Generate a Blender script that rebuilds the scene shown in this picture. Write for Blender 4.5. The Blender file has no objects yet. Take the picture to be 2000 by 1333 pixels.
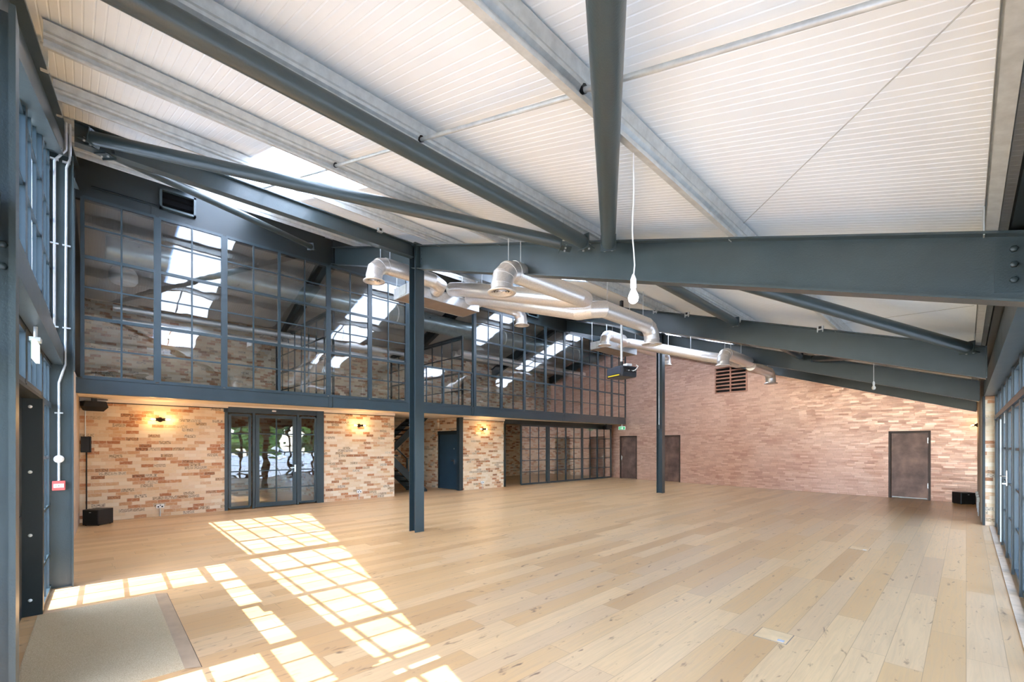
import bpy, math, random
from mathutils import Vector, Matrix
random.seed(7)
PI = math.pi
S = bpy.context.scene
COL = S.collection

# ---------------------------------------------------------------- camera, sky, sun, exposure
F_PX, HORIZON, YAW = 865.0, 868.7, 0.798
cam_data = bpy.data.cameras.new('camera')
cam = bpy.data.objects.new('camera', cam_data); COL.objects.link(cam)
cam_data.sensor_fit = 'HORIZONTAL'; cam_data.sensor_width = 36.0
cam_data.lens = F_PX / 2000.0 * 36.0
cam_data.shift_x = 0.0
cam_data.shift_y = (HORIZON - 666.5) / 2000.0
cam_data.clip_start = 0.05; cam_data.clip_end = 300
cam.location = (0, 0, 1.68)
cam.rotation_euler = (PI / 2, 0, YAW)
S.camera = cam

world = bpy.data.worlds.new('sky'); S.world = world; world.use_nodes = True
wn = world.node_tree; wn.nodes.clear()
sky = wn.nodes.new('ShaderNodeTexSky')
try:
    sky.sky_type = 'NISHITA'
except Exception:
    pass
sky.sun_disc = False
sky.sun_elevation = math.radians(55.8); sky.sun_rotation = math.radians(180)
sky.air_density = 1.0; sky.dust_density = 1.0; sky.ozone_density = 2.0
wbg = wn.nodes.new('ShaderNodeBackground'); wout = wn.nodes.new('ShaderNodeOutputWorld')
wbg.inputs['Strength'].default_value = 0.98
wn.links.new(sky.outputs[0], wbg.inputs['Color']); wn.links.new(wbg.outputs[0], wout.inputs[0])

sun_data = bpy.data.lights.new('sun', 'SUN'); sun = bpy.data.objects.new('sun', sun_data); COL.objects.link(sun)
sun_data.energy = 8.5; sun_data.angle = math.radians(0.35); sun_data.color = (1.0, 0.95, 0.88)
SUN_DIR = Vector((0.03, 1.0, -1.475)).normalized()
sun.rotation_euler = SUN_DIR.to_track_quat('-Z', 'Y').to_euler()
sun.location = (-5, -12, 18)

S.view_settings.view_transform = 'Standard'
try: S.view_settings.look = 'None'
except Exception: pass
S.view_settings.exposure = 1.54
S.view_settings.gamma = 1.0
S.view_settings.use_curve_mapping = False
try:
    S.cycles.max_bounces = 14; S.cycles.diffuse_bounces = 7; S.cycles.transparent_max_bounces = 16
    S.cycles.caustics_reflective = False; S.cycles.caustics_refractive = False
    S.cycles.sample_clamp_indirect = 8.0
except Exception:
    pass

# ---------------------------------------------------------------- material helpers
def s2l(c):
    return tuple((x / 12.92 if x <= 0.04045 else ((x + 0.055) / 1.055) ** 2.4) for x in c)
def hexc(h):
    h = h.lstrip('#'); return s2l(tuple(int(h[i:i + 2], 16) / 255 for i in (0, 2, 4))) + (1.0,)

class NT:
    def __init__(self, name):
        self.m = bpy.data.materials.new(name); self.m.use_nodes = True
        self.t = self.m.node_tree; self.t.nodes.clear()
        self.out = self.t.nodes.new('ShaderNodeOutputMaterial')
    def n(self, kind, **kw):
        nd = self.t.nodes.new('ShaderNode' + kind)
        for k, v in kw.items(): setattr(nd, k, v)
        return nd
    def l(self, a, b): self.t.links.new(a, b)
    def val(self, sock, v):
        if hasattr(v, 'links') or hasattr(v, 'is_linked'): self.l(v, sock)
        else: sock.default_value = v
    def math(self, op, a, b=0.0, c=None):
        nd = self.n('Math', operation=op); self.val(nd.inputs[0], a); self.val(nd.inputs[1], b)
        if c is not None: self.val(nd.inputs[2], c)
        return nd.outputs[0]
    def comb(self, x, y, z):
        nd = self.n('CombineXYZ')
        for i, v in enumerate((x, y, z)): self.val(nd.inputs[i], v)
        return nd.outputs[0]
    def obj(self):
        tc = self.n('TexCoord'); sp = self.n('SeparateXYZ'); self.l(tc.outputs['Object'], sp.inputs[0])
        return tc.outputs['Object'], sp.outputs
    def noise(self, vec, scale, detail=3, rough=0.5, dist=0.0):
        nd = self.n('TexNoise'); self.l(vec, nd.inputs['Vector'])
        nd.inputs['Scale'].default_value = scale; nd.inputs['Detail'].default_value = detail
        nd.inputs['Roughness'].default_value = rough; nd.inputs['Distortion'].default_value = dist
        return nd.outputs['Fac']
    def white(self, vec):
        nd = self.n('TexWhiteNoise', noise_dimensions='3D'); self.l(vec, nd.inputs['Vector'])
        return nd.outputs['Value']
    def scalev(self, vec, s):
        nd = self.n('Mapping'); self.l(vec, nd.inputs['Vector']); nd.inputs['Scale'].default_value = s
        return nd.outputs[0]
    def ramp(self, fac, stops, interp='LINEAR'):
        nd = self.n('ValToRGB'); self.l(fac, nd.inputs[0]); r = nd.color_ramp; r.interpolation = interp
        while len(r.elements) > 1: r.elements.remove(r.elements[-1])
        r.elements[0].position = stops[0][0]; r.elements[0].color = stops[0][1]
        for p, c in stops[1:]:
            e = r.elements.new(p); e.color = c
        return nd.outputs[0]
    def mix(self, fac, a, b, mode='MIX'):
        nd = self.n('Mix', data_type='RGBA', blend_type=mode)
        self.val(nd.inputs[0], fac); self.val(nd.inputs[6], a); self.val(nd.inputs[7], b)
        return nd.outputs[2]
    def bsdf(self, color, rough=0.5, metal=0.0, spec=0.5, bump=None, bstr=0.3, bdist=0.01, emis=None, estr=0.0):
        b = self.n('BsdfPrincipled')
        self.val(b.inputs['Base Color'], color); self.val(b.inputs['Roughness'], rough)
        self.val(b.inputs['Metallic'], metal); b.inputs['Specular IOR Level'].default_value = spec
        if bump is not None:
            bp = self.n('Bump'); bp.inputs['Strength'].default_value = bstr; bp.inputs['Distance'].default_value = bdist
            self.l(bump, bp.inputs['Height']); self.l(bp.outputs[0], b.inputs['Normal'])
        if emis is not None:
            b.inputs['Emission Color'].default_value = emis; b.inputs['Emission Strength'].default_value = estr
        self.l(b.outputs[0], self.out.inputs[0])
        return b

MATS = {}
def simple(name, h, rough=0.5, metal=0.0, spec=0.5, var=0.06, scale=6.0, bump=0.0, emis=None, estr=0.0):
    if name in MATS: return MATS[name]
    t = NT(name); v, _ = t.obj(); c = hexc(h)
    nz = t.noise(v, scale, 4, 0.6)
    lo = tuple(max(0, x * (1 - var * 2)) for x in c[:3]) + (1,); hi = tuple(min(1, x * (1 + var * 2)) for x in c[:3]) + (1,)
    colr = t.ramp(nz, [(0.3, lo), (0.7, hi)])
    rg = t.math('ADD', t.math('MULTIPLY', nz, 0.12), rough - 0.06)
    if bump:
        t.bsdf(colr, rg, metal, spec, t.noise(v, 90, 3), bump, 0.004, emis, estr)
    else:
        t.bsdf(colr, rg, metal, spec, None, emis=emis, estr=estr)
    MATS[name] = t.m; return t.m

STEEL = simple('painted_steel', '#364244', 0.34, 0.0, 0.55, 0.05, 3.0, 0.25)
STEELB = simple('painted_steel_frame', '#29373d', 0.34, 0.0, 0.55, 0.05, 3.0, 0.10)
DARKST = simple('dark_painted_steel', '#1f282a', 0.45, 0.0, 0.5, 0.05, 3.0, 0.15)
GALV = simple('galvanised_steel', '#c0c3c1', 0.42, 0.30, 0.5, 0.07, 14.0)
ZINC = simple('zinc_conduit', '#d3d6d8', 0.30, 0.5, 0.5, 0.05, 20.0)
CREAM = simple('cream_soffit_board', '#e9dccb', 0.8, 0, 0.3, 0.02)
WHITEP = simple('white_plastic', '#f2f1ee', 0.4, 0, 0.5, 0.02)
BLACK = simple('black_plastic', '#121214', 0.5, 0, 0.5, 0.1, 30)
REDP = simple('red_plastic', '#c8332c', 0.4)
CHROME = simple('satin_chrome', '#cfd0d0', 0.22, 1.0, 0.5, 0.03)
DARKBR = simple('oiled_bronze', '#2a2420', 0.4, 0.6)
BACKRM = simple('dim_plaster', '#b9a793', 0.85, 0, 0.3, 0.04)
NAVY = simple('navy_door_paint', '#2c4250', 0.45, 0, 0.5, 0.04, 3)
TIMBER = simple('pine_batten', '#cdb392', 0.7, 0, 0.3, 0.08, 9)
YELLOW = simple('yellow_stripe', '#f0cf2a', 0.4)

def mat_brick(name, ax, w=0.225, h=0.0765, stops=None, mortar='#e0cfb4'):
    t = NT(name); v, c = t.obj()
    a = c[1] if ax == 'Y' else c[0]; z = c[2]
    wob = t.math('MULTIPLY', t.math('SUBTRACT', t.noise(v, 7, 3), 0.5), 0.012)
    zz = t.math('ADD', z, wob); aa = t.math('ADD', a, wob)
    row = t.math('FLOOR', t.math('DIVIDE', zz, h))
    off = t.math('MULTIPLY', t.math('MODULO', t.math('ABSOLUTE', row), 2.0), 0.5)
    rj = t.math('MULTIPLY', t.white(t.comb(row, 3.3, 1.0)), 0.3)
    u = t.math('ADD', t.math('ADD', t.math('DIVIDE', aa, w), off), rj)
    col = t.math('FLOOR', u)
    fu = t.math('SUBTRACT', u, col); fz = t.math('SUBTRACT', t.math('DIVIDE', zz, h), row)
    idv = t.comb(col, row, 0.5)
    r1 = t.white(idv)
    if stops is None:
        stops = [(0.0, hexc('#b07450')), (0.12, hexc('#c48860')), (0.24, hexc('#d6aa80')), (0.35, hexc('#e2c8a4')), (0.60, hexc('#e6cdae')),
                 (0.84, hexc('#ebdac2')), (0.93, hexc('#dcbb98')), (1.0, hexc('#cc9a76'))]
    base = t.ramp(r1, stops)
    # weathering inside each brick
    vs = t.scalev(v, (1, 1, 2.4))
    blot = t.noise(vs, 16, 5, 0.65)
    base = t.mix(t.ramp(blot, [(0.50, (0, 0, 0, 1)), (0.70, (0.55, 0.55, 0.55, 1))]), base, hexc('#ecdabf'))
    r2 = t.white(t.comb(row, col, 7.7))
    dk = t.math('MULTIPLY', t.ramp(r2, [(0.84, (0, 0, 0, 1)), (0.90, (1, 1, 1, 1))]), t.ramp(t.noise(vs, 26, 4, 0.7), [(0.42, (0, 0, 0, 1)), (0.58, (0.8, 0.8, 0.8, 1))]))
    base = t.mix(dk, base, hexc('#5f4838'))
    mz = t.math('MAXIMUM', t.math('LESS_THAN', fz, 0.11), t.math('LESS_THAN', fu, 0.04))
    mzs = t.math('MULTIPLY', mz, 0.72)
    colr = t.mix(mzs, base, hexc(mortar))
    hgt = t.math('ADD', t.math('MULTIPLY', t.math('SUBTRACT', 1.0, mz), 0.8), t.math('MULTIPLY', blot, 0.5))
    t.bsdf(colr, 0.85, 0, 0.25, hgt, 0.55, 0.012)
    return t.m
BRICKY = mat_brick('reclaimed_brick_along', 'Y')
BRICKX = mat_brick('reclaimed_brick_across', 'X')

def mat_copper():
    t = NT('copper_shingle'); v, c = t.obj(); w, h = 0.26, 0.058
    x = c[0]; z = c[2]
    wob = t.math('MULTIPLY', t.math('SUBTRACT', t.noise(v, 2.5, 2), 0.5), 0.012)
    zz = t.math('ADD', z, wob)
    row = t.math('FLOOR', t.math('DIVIDE', zz, h))
    rj = t.white(t.comb(row, 5.1, 2.0))
    u = t.math('ADD', t.math('DIVIDE', x, w), t.math('MULTIPLY', rj, 3.0)); colm = t.math('FLOOR', u)
    fz = t.math('SUBTRACT', t.math('DIVIDE', zz, h), row); fu = t.math('SUBTRACT', u, colm)
    r1 = t.white(t.comb(colm, row, 1.5)); r2 = t.white(t.comb(row, colm, 4.5))
    base = t.ramp(r1, [(0, hexc('#c99a86')), (0.35, hexc('#d5a892')), (0.7, hexc('#dfb49d')), (1.0, hexc('#e8c2ad'))])
    big = t.noise(v, 0.9, 4, 0.6)
    base = t.mix(t.ramp(big, [(0.38, (0, 0, 0, 1)), (0.62, (0.55, 0.55, 0.55, 1))]), base, hexc('#ecc6b0'))
    edge = t.math('MAXIMUM', t.math('LESS_THAN', fz, 0.10), t.math('LESS_THAN', fu, 0.02))
    colr = t.mix(t.math('MULTIPLY', edge, 0.5), base, hexc('#8a5c49'))
    tilt = t.math('ADD', t.math('MULTIPLY', fz, t.math('ADD', 0.3, t.math('MULTIPLY', r2, 0.9))), t.math('MULTIPLY', t.noise(v, 14, 3), 0.35))
    rough = t.math('ADD', 0.30, t.math('MULTIPLY', r2, 0.14))
    t.bsdf(colr, rough, 0.65, 0.5, tilt, 0.40, 0.012)
    return t.m
COPPER = mat_copper()

def mat_patina():
    t = NT('patinated_copper_door'); v, c = t.obj()
    n1 = t.noise(v, 2.2, 4, 0.6); n2 = t.noise(v, 60, 3, 0.7)
    base = t.ramp(n1, [(0.32, hexc('#4a3c38')), (0.5, hexc('#6f574e')), (0.68, hexc('#8e7062'))])
    base = t.mix(t.math('MULTIPLY', n2, 0.4), base, hexc('#7a6258'))
    t.bsdf(base, 0.42, 0.55, 0.5, n2, 0.1, 0.003)
    return t.m
PATINA = mat_patina()
PATFR = simple('bronze_door_frame', '#4c3c34', 0.45, 0.4)

def mat_floor():
    t = NT('oak_plank_floor'); v, c = t.obj(); w, L = 0.222, 2.3
    px = t.math('DIVIDE', c[0], w); col = t.math('FLOOR', px); fx = t.math('SUBTRACT', px, col)
    ro = t.white(t.comb(col, 2.2, 0.7))
    py = t.math('ADD', t.math('DIVIDE', c[1], L), t.math('MULTIPLY', ro, 7.0)); row = t.math('FLOOR', py); fy = t.math('SUBTRACT', py, row)
    r1 = t.white(t.comb(col, row, 0.1)); r2 = t.white(t.comb(row, col, 9.1))
    base = t.ramp(r1, [(0, hexc('#b98f60')), (0.3, hexc('#c69c6a')), (0.6, hexc('#d3ac7c')), (0.85, hexc('#cca77b')), (1.0, hexc('#c09c74'))])
    gv = t.n('VectorMath', operation='ADD'); t.l(t.scalev(v, (26, 1.3, 1)), gv.inputs[0]); t.l(t.comb(t.math('MULTIPLY', r1, 37.0), t.math('MULTIPLY', r2, 51.0), 0.0), gv.inputs[1])
    grain = t.noise(gv.outputs[0], 1.3, 5, 0.6, 0.9)
    base = t.mix(t.ramp(grain, [(0.32, (0.42, 0.42, 0.42, 1)), (0.6, (0, 0, 0, 1))]), base, hexc('#a98a66'))
    gk = t.n('VectorMath', operation='ADD'); t.l(t.scalev(v, (13, 4.2, 1)), gk.inputs[0]); t.l(t.comb(t.math('MULTIPLY', r2, 17.0), 0.0, 0.0), gk.inputs[1])
    kn = t.noise(gk.outputs[0], 1.0, 4, 0.6, 0.6)
    base = t.mix(t.ramp(kn, [(0.62, (0, 0, 0, 1)), (0.72, (0.85, 0.85, 0.85, 1))]), base, hexc('#6a4c35'))
    ex = t.math('LESS_THAN', t.math('MINIMUM', fx, t.math('SUBTRACT', 1.0, fx)), 0.010)
    ey = t.math('LESS_THAN', fy, 0.0022)
    edge = t.math('MAXIMUM', ex, ey)
    colr = t.mix(t.math('MULTIPLY', edge, 0.55), base, hexc('#846a4c'))
    hgt = t.math('ADD', t.math('SUBTRACT', 1.0, edge), t.math('MULTIPLY', grain, 0.25))
    t.bsdf(colr, t.math('ADD', 0.27, t.math('MULTIPLY', grain, 0.16)), 0, 0.5, hgt, 0.10, 0.004)
    return t.m
FLOOR = mat_floor()

def mat_mat():
    t = NT('coir_matting'); v, c = t.obj(); n = t.noise(v, 170, 3, 0.7); b = t.noise(v, 3, 3)
    base = t.ramp(n, [(0.3, hexc('#a68d6c')), (0.7, hexc('#dcc6a2'))]); base = t.mix(t.math('MULTIPLY', b, 0.35), base, hexc('#b19b7b'))
    t.bsdf(base, 0.95, 0, 0.1, n, 0.8, 0.006); return t.m
COIR = mat_mat()

def mat_duct():
    t = NT('spiral_duct_aluminium'); v, c = t.obj(); n = t.noise(t.scalev(v, (60, 60, 60)), 1.0, 3)
    t.bsdf(t.ramp(n, [(0.3, hexc('#e2ddd8')), (0.7, hexc('#f4f0ec'))]), t.math('ADD', 0.30, t.math('MULTIPLY', n, 0.12)), 0.72, 0.5, n, 0.06, 0.002)
    return t.m
DUCT = mat_duct()
SPIRAL = simple('spiral_duct_dark', '#8a9493', 0.30, 0.7)

def mat_glass(name, wave=0.0, tint=(0.98, 0.99, 1.0), f0=0.045):
    t = NT(name)
    ge = t.n('NewGeometry'); dt = t.n('VectorMath', operation='DOT_PRODUCT'); t.l(ge.outputs['Normal'], dt.inputs[0]); t.l(ge.outputs['Incoming'], dt.inputs[1])
    sch = t.math('POWER', t.math('SUBTRACT', 1.0, t.math('ABSOLUTE', dt.outputs['Value'])), 5.0)
    frs = t.math('ADD', f0, t.math('MULTIPLY', sch, 1.0 - f0))
    tr = t.n('BsdfTransparent'); tr.inputs[0].default_value = tint + (1,)
    gl = t.n('BsdfGlossy'); gl.inputs['Roughness'].default_value = 0.0
    mx = t.n('MixShader'); t.l(frs, mx.inputs[0]); t.l(tr.outputs[0], mx.inputs[1]); t.l(gl.outputs[0], mx.inputs[2])
    if wave:
        v, c = t.obj(); n = t.noise(t.scalev(v, (1, 1, 1.6)), 2.2, 1, 0.4)
        bp = t.n('Bump'); bp.inputs['Strength'].default_value = wave; bp.inputs['Distance'].default_value = 0.05
        t.l(n, bp.inputs['Height']); t.l(bp.outputs[0], gl.inputs['Normal'])
    t.l(mx.outputs[0], t.out.inputs[0]); return t.m
GLASS = mat_glass('clear_glass')
GLASSW = mat_glass('old_wavy_glass', 0.05, (0.94, 0.95, 0.95), 0.10)
GLASSD = mat_glass('door_wavy_glass', 0.07, (0.93, 0.95, 0.95), 0.14)

def mat_skylight():
    t = NT('translucent_rooflight'); tr = t.n('BsdfTranslucent'); tr.inputs[0].default_value = (0.9, 0.93, 0.95, 1)
    df = t.n('BsdfDiffuse'); df.inputs[0].default_value = (0.85, 0.88, 0.9, 1)
    mx = t.n('MixShader'); mx.inputs[0].default_value = 0.10; t.l(tr.outputs[0], mx.inputs[1]); t.l(df.outputs[0], mx.inputs[2]); t.l(mx.outputs[0], t.out.inputs[0]); return t.m
SKYL = mat_skylight()
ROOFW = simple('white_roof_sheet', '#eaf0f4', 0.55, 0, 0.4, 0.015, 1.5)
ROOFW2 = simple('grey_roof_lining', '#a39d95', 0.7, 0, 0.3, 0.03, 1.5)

def mat_emit(name, col, st):
    t = NT(name); e = t.n('Emission'); e.inputs[0].default_value = hexc(col); e.inputs[1].default_value = st; t.l(e.outputs[0], t.out.inputs[0]); return t.m
WARM = mat_emit('warm_filament', '#ffd08a', 7.0)
BULBW = mat_emit('white_lamp_glow', '#ffffff', 2.2)
EXITG = mat_emit('exit_sign_green', '#35b36c', 0.35)
EXITW = mat_emit('exit_sign_white', '#f2fff6', 0.45)
PAVE = simple('pale_paving', '#93999c', 0.8, 0, 0.3, 0.06, 2)
RENDERW = simple('white_render', '#f3f2ee', 0.8, 0, 0.3, 0.02, 2)
def mat_leaf():
    t = NT('foliage'); v, c = t.obj(); n = t.noise(v, 9, 4, 0.7)
    t.bsdf(t.ramp(n, [(0.35, hexc('#1f3317')), (0.65, hexc('#5f8a3a'))]), 0.6, 0, 0.3, n, 0.6, 0.1); return t.m
LEAF = mat_leaf()
BARK = simple('bark', '#54463a', 0.9)

# ---------------------------------------------------------------- mesh helpers
class MB:
    def __init__(self): self.v = []; self.f = []; self.s = []
    def add(self, vs, fs, smooth=False):
        o = len(self.v); self.v += [tuple(p) for p in vs]
        for f in fs: self.f.append(tuple(i + o for i in f)); self.s.append(smooth)
        return self
    def box(self, x0, x1, y0, y1, z0, z1):
        vs = [(x, y, z) for z in (z0, z1) for y in (y0, y1) for x in (x0, x1)]
        return self.add(vs, [(0, 2, 3, 1), (4, 5, 7, 6), (0, 1, 5, 4), (2, 6, 7, 3), (0, 4, 6, 2), (1, 3, 7, 5)])
    def bevbox(self, x0, x1, y0, y1, z0, z1, b=0.01):
        # box with chamfered vertical and top edges
        def ring(i, z): return [(x0 + i, y0 + b, z), (x0 + b, y0 + i, z), (x1 - b, y0 + i, z), (x1 - i, y0 + b, z), (x1 - i, y1 - b, z), (x1 - b, y1 - i, z), (x0 + b, y1 - i, z), (x0 + i, y1 - b, z)]
        rs = [ring(b * .6, z0), ring(0, z0 + b), ring(0, z1 - b), ring(b * .6, z1)]
        vs = sum(rs, []); fs = []
        for k in range(3):
            for i in range(8):
                j = (i + 1) % 8; fs.append((k * 8 + i, k * 8 + j, k * 8 + 8 + j, k * 8 + 8 + i))
        fs.append(tuple(range(7, -1, -1))); fs.append(tuple(range(24, 32)))
        return self.add(vs, fs)
    def loft(self, rings, cap=True, smooth=False, closed=True):
        n = len(rings[0]); vs = [p for r in rings for p in r]; fs = []
        for k in range(len(rings) - 1):
            for i in range(n if closed else n - 1):
                j = (i + 1) % n; fs.append((k * n + i, k * n + j, (k + 1) * n + j, (k + 1) * n + i))
        self.add(vs, fs, smooth)
        if cap and closed:
            self.add(rings[0], [tuple(range(n - 1, -1, -1))]); self.add(rings[-1], [tuple(range(n))])
        return self
    def extr(self, prof, p0, p1, up=(0, 0, 1), cap=True, smooth=False, vert_ends=False):
        # profile [(a,b)] a = sideways, b = up, swept from p0 to p1
        p0, p1 = Vector(p0), Vector(p1); d = (p1 - p0).normalized(); up = Vector(up)
        side = d.cross(up).normalized(); u = side.cross(d).normalized()
        if vert_ends: u = Vector((0, 0, 1)) / max(0.2, u.z)
        return self.loft([[p + side * a + u * b for a, b in prof] for p in (p0, p1)], cap, smooth)
    def ibeam(self, p0, p1, w, h, tf=0.014, tw=0.010, up=(0, 0, 1), vert_ends=True, top=True):
        # origin line = top centre of the section
        t = -h if top else -h / 2; T = t + h; a = w / 2; q = tw / 2
        prof = [(-a, t), (a, t), (a, t + tf), (q, t + tf), (q, T - tf), (a, T - tf), (a, T), (-a, T), (-a, T - tf), (-q, T - tf), (-q, t + tf), (-a, t + tf)]
        return self.extr(prof, p0, p1, up, True, False, vert_ends)
    def tube(self, p0, p1, r, n=20, r1=None, cap=True):
        p0, p1 = Vector(p0), Vector(p1); d = (p1 - p0).normalized(); r1 = r if r1 is None else r1
        a = Vector((0, 0, 1)) if abs(d.z) < 0.9 else Vector((1, 0, 0)); s = d.cross(a).normalized(); u = s.cross(d)
        rs = [[p + (s * math.cos(2 * PI * i / n) + u * math.sin(2 * PI * i / n)) * rr for i in range(n)] for p, rr in ((p0, r), (p1, r1))]
        return self.loft(rs, cap, True)
    def path(self, pts, r, n=16, cap=True, sharp=False):
        pts = [Vector(p) for p in pts]; rings = []
        d0 = (pts[1] - pts[0]).normalized(); a = Vector((0, 0, 1)) if abs(d0.z) < 0.9 else Vector((1, 0, 0))
        s = d0.cross(a).normalized()
        for i, p in enumerate(pts):
            din = (p - pts[i - 1]).normalized() if i else (pts[1] - p).normalized()
            dout = (pts[i + 1] - p).normalized() if i < len(pts) - 1 else din
            if i: # transport
                s = (s - din * s.dot(din)).normalized()
            u = s.cross(din)
            m = (din + dout).normalized(); ring = []
            for k in range(n):
                o = (s * math.cos(2 * PI * k / n) + u * math.sin(2 * PI * k / n)) * r
                den = din.dot(m); tt = -o.dot(m) / den if abs(den) > 1e-4 else 0
                ring.append(p + o + din * tt)
            rings.append(ring)
            q = din.rotation_difference(dout); s = q @ s
        if sharp:
            for a, b in zip(rings[:-1], rings[1:]): self.loft([a, b], False, True)
            self.add(rings[0], [tuple(range(n - 1, -1, -1))]); return self.add(rings[-1], [tuple(range(n))])
        return self.loft(rings, cap, True)
    def lathe(self, prof, c=(0, 0, 0), n=24, axis='Z'):
        rings = []
        for r, z in prof:
            ring = []
            for i in range(n):
                a = 2 * PI * i / n; x, y = r * math.cos(a), r * math.sin(a)
                if axis == 'Z': p = (c[0] + x, c[1] + y, c[2] + z)
                elif axis == 'X': p = (c[0] + z, c[1] + x, c[2] + y)
                else: p = (c[0] + x, c[1] + z, c[2] + y)
                ring.append(p)
            rings.append(ring)
        return self.loft(rings, True, True)
    def quad(self, a, b, c, d): return self.add([a, b, c, d], [(0, 1, 2, 3)])
    def prism(self, poly, axis, t0, t1):
        # polygon [(a,b)] extruded along axis: 'Y' -> (a, t, b); 'X' -> (t, a, b); 'Z' -> (a, b, t)
        def P(a, b, t): return (a, t, b) if axis == 'Y' else ((t, a, b) if axis == 'X' else (a, b, t))
        return self.loft([[P(a, b, t) for a, b in poly] for t in (t0, t1)])
    def build(self, name, mat, parent=None, loc=None, rz=None):
        me = bpy.data.meshes.new(name); me.from_pydata(self.v, [], self.f)
        import bmesh
        bm = bmesh.new(); bm.from_mesh(me); bmesh.ops.remove_doubles(bm, verts=bm.verts, dist=1e-6) if len(self.v) < 60 and False else None
        bmesh.ops.recalc_face_normals(bm, faces=bm.faces); bm.to_mesh(me); bm.free()
        for p, s in zip(me.polygons, self.s): p.use_smooth = s
        me.materials.append(mat)
        o = bpy.data.objects.new(name, me); COL.objects.link(o)
        if parent is not None: o.parent = parent
        if loc is not None: o.location = loc
        if rz is not None: o.rotation_euler = (0, 0, rz)
        return o

def thing(name, label, cat, loc=(0, 0, 0), rz=0.0, group=None):
    o = bpy.data.objects.new(name, None); COL.objects.link(o); o.empty_display_size = 0.2
    o.location = loc; o.rotation_euler = (0, 0, rz); o['label'] = label; o['category'] = cat
    if group: o['group'] = group
    return o
def tag(o, label, cat, group=None):
    o['label'] = label; o['category'] = cat
    if group: o['group'] = group
    return o
def struct(o, label=None, cat=None):
    o['kind'] = 'structure'
    if label: o['label'] = label
    if cat: o['category'] = cat
    return o
def sroot(name, label, cat, loc=(0, 0, 0), rz=0.0):
    o = thing(name, label, cat, loc, rz); o['kind'] = 'structure'; return o

# ---------------------------------------------------------------- measured layout
K, ZR0, XR0 = 0.325, 5.50, -7.35               # roof slope: top of rafters
def zr(x): return ZR0 - K * (x - XR0)
SK = -0.033                                    # the end walls are slightly out of square
XM = -11.75                                    # face of the glazed mezzanine
NW, NROT = (-5.3, -0.33, 0.0), SK              # near wall glazing line
def ynear(x): return -0.33 + SK * (x + 5.3)
LW, LROT = (-13.2, 0.0, 0.0), -0.034           # lower left wall
FW, FROT = (-12.5, 19.38, 0.0), math.atan(-0.096)
def yfar(x): return 19.38 - 0.096 * (x + 12.5)
FRAMES = [(4.67, 0.045), (9.54, 0.06), (14.41, 0.08)]
XRIDGE = -12.25

# ---------------------------------------------------------------- floor, ground
struct(MB().box(-17.3, 0.62, -0.62, 20.2, -0.25, 0.0).build('floor', FLOOR), 'pale oak plank floor of the hall', 'floor')
struct(MB().box(-60, 60, -60, 70, -0.6, -0.26).build('ground', PAVE), 'pale paving outside the hall', 'ground')
struct(MB().box(0.62, 14, -3, 20, -0.26, -0.03).build('terrace', PAVE), 'pale terrace beyond the right-hand glass doors', 'terrace')

# ---------------------------------------------------------------- roof sheets (ribbed)
def sheet(y0, y1, x0, x1, zf, m, name, period=0.06, up=0.22, depth=0.0028):
    mb = MB(); pr = []
    y = y0
    pr.append((y0, 0.0))
    while y + period <= y1 + 1e-6:
        a = y + period * 0.62
        for q, d in ((a, 0.0), (a + 0.004, depth), (a + 0.010, depth), (a + 0.014, 0.0)):
            if q < y1: pr.append((q, d))
        y += period
    pr.append((y1, 0.0))
    lo = [[(x, q, zf(x) + up + d) for q, d in pr] for x in (x0, x1)]
    n = len(pr); vs = lo[0] + lo[1]; fs = [(i, i + 1, n + i + 1, n + i) for i in range(n - 1)]
    mb.add(vs, fs)
    tp = [(x, q, zf(x) + up + 0.09) for x in (x0, x1) for q in (y0, y1)]
    mb.add(tp, [(0, 1, 3, 2)])
    return mb
SKYB = [(1.62, 2.80), (6.55, 7.85), (11.55, 12.75), (16.2, 17.3)]
XS0 = -5.0
ys = [-0.75] + [v for b in SKYB for v in b] + [20.3]
roof = MB()
for i in range(0, len(ys) - 1, 2):
    p = sheet(ys[i], ys[i + 1], XRIDGE, 0.75, zr, None, ''); roof.add(p.v, p.f)
for a, b in SKYB:
    p = sheet(a, b, XS0, 0.75, zr, None, ''); roof.add(p.v, p.f)
struct(roof.build('ceiling', ROOFW), 'white ribbed metal roof lining sloping down to the right', 'ceiling')
def zr2(x): return zr(XRIDGE) + K * (x - XRIDGE)
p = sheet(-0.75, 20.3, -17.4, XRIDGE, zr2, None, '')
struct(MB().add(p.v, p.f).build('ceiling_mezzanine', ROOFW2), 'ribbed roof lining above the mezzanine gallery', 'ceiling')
for i, (a, b) in enumerate(SKYB):
    mb = MB(); z = lambda x: zr(x) + 0.24
    mb.add([(XRIDGE, a, z(XRIDGE)), (XS0, a, z(XS0)), (XS0, b, z(XS0)), (XRIDGE, b, z(XRIDGE))], [(0, 1, 2, 3)])
    o = mb.build('rooflight', SKYL)
    md = o.modifiers.new('t', 'SOLIDIFY'); md.thickness = 0.004; md.offset = 1
    struct(o, 'translucent white rooflight strip in the %s bay of the roof' % ['first', 'second', 'third', 'last'][i], 'rooflight')

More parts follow.
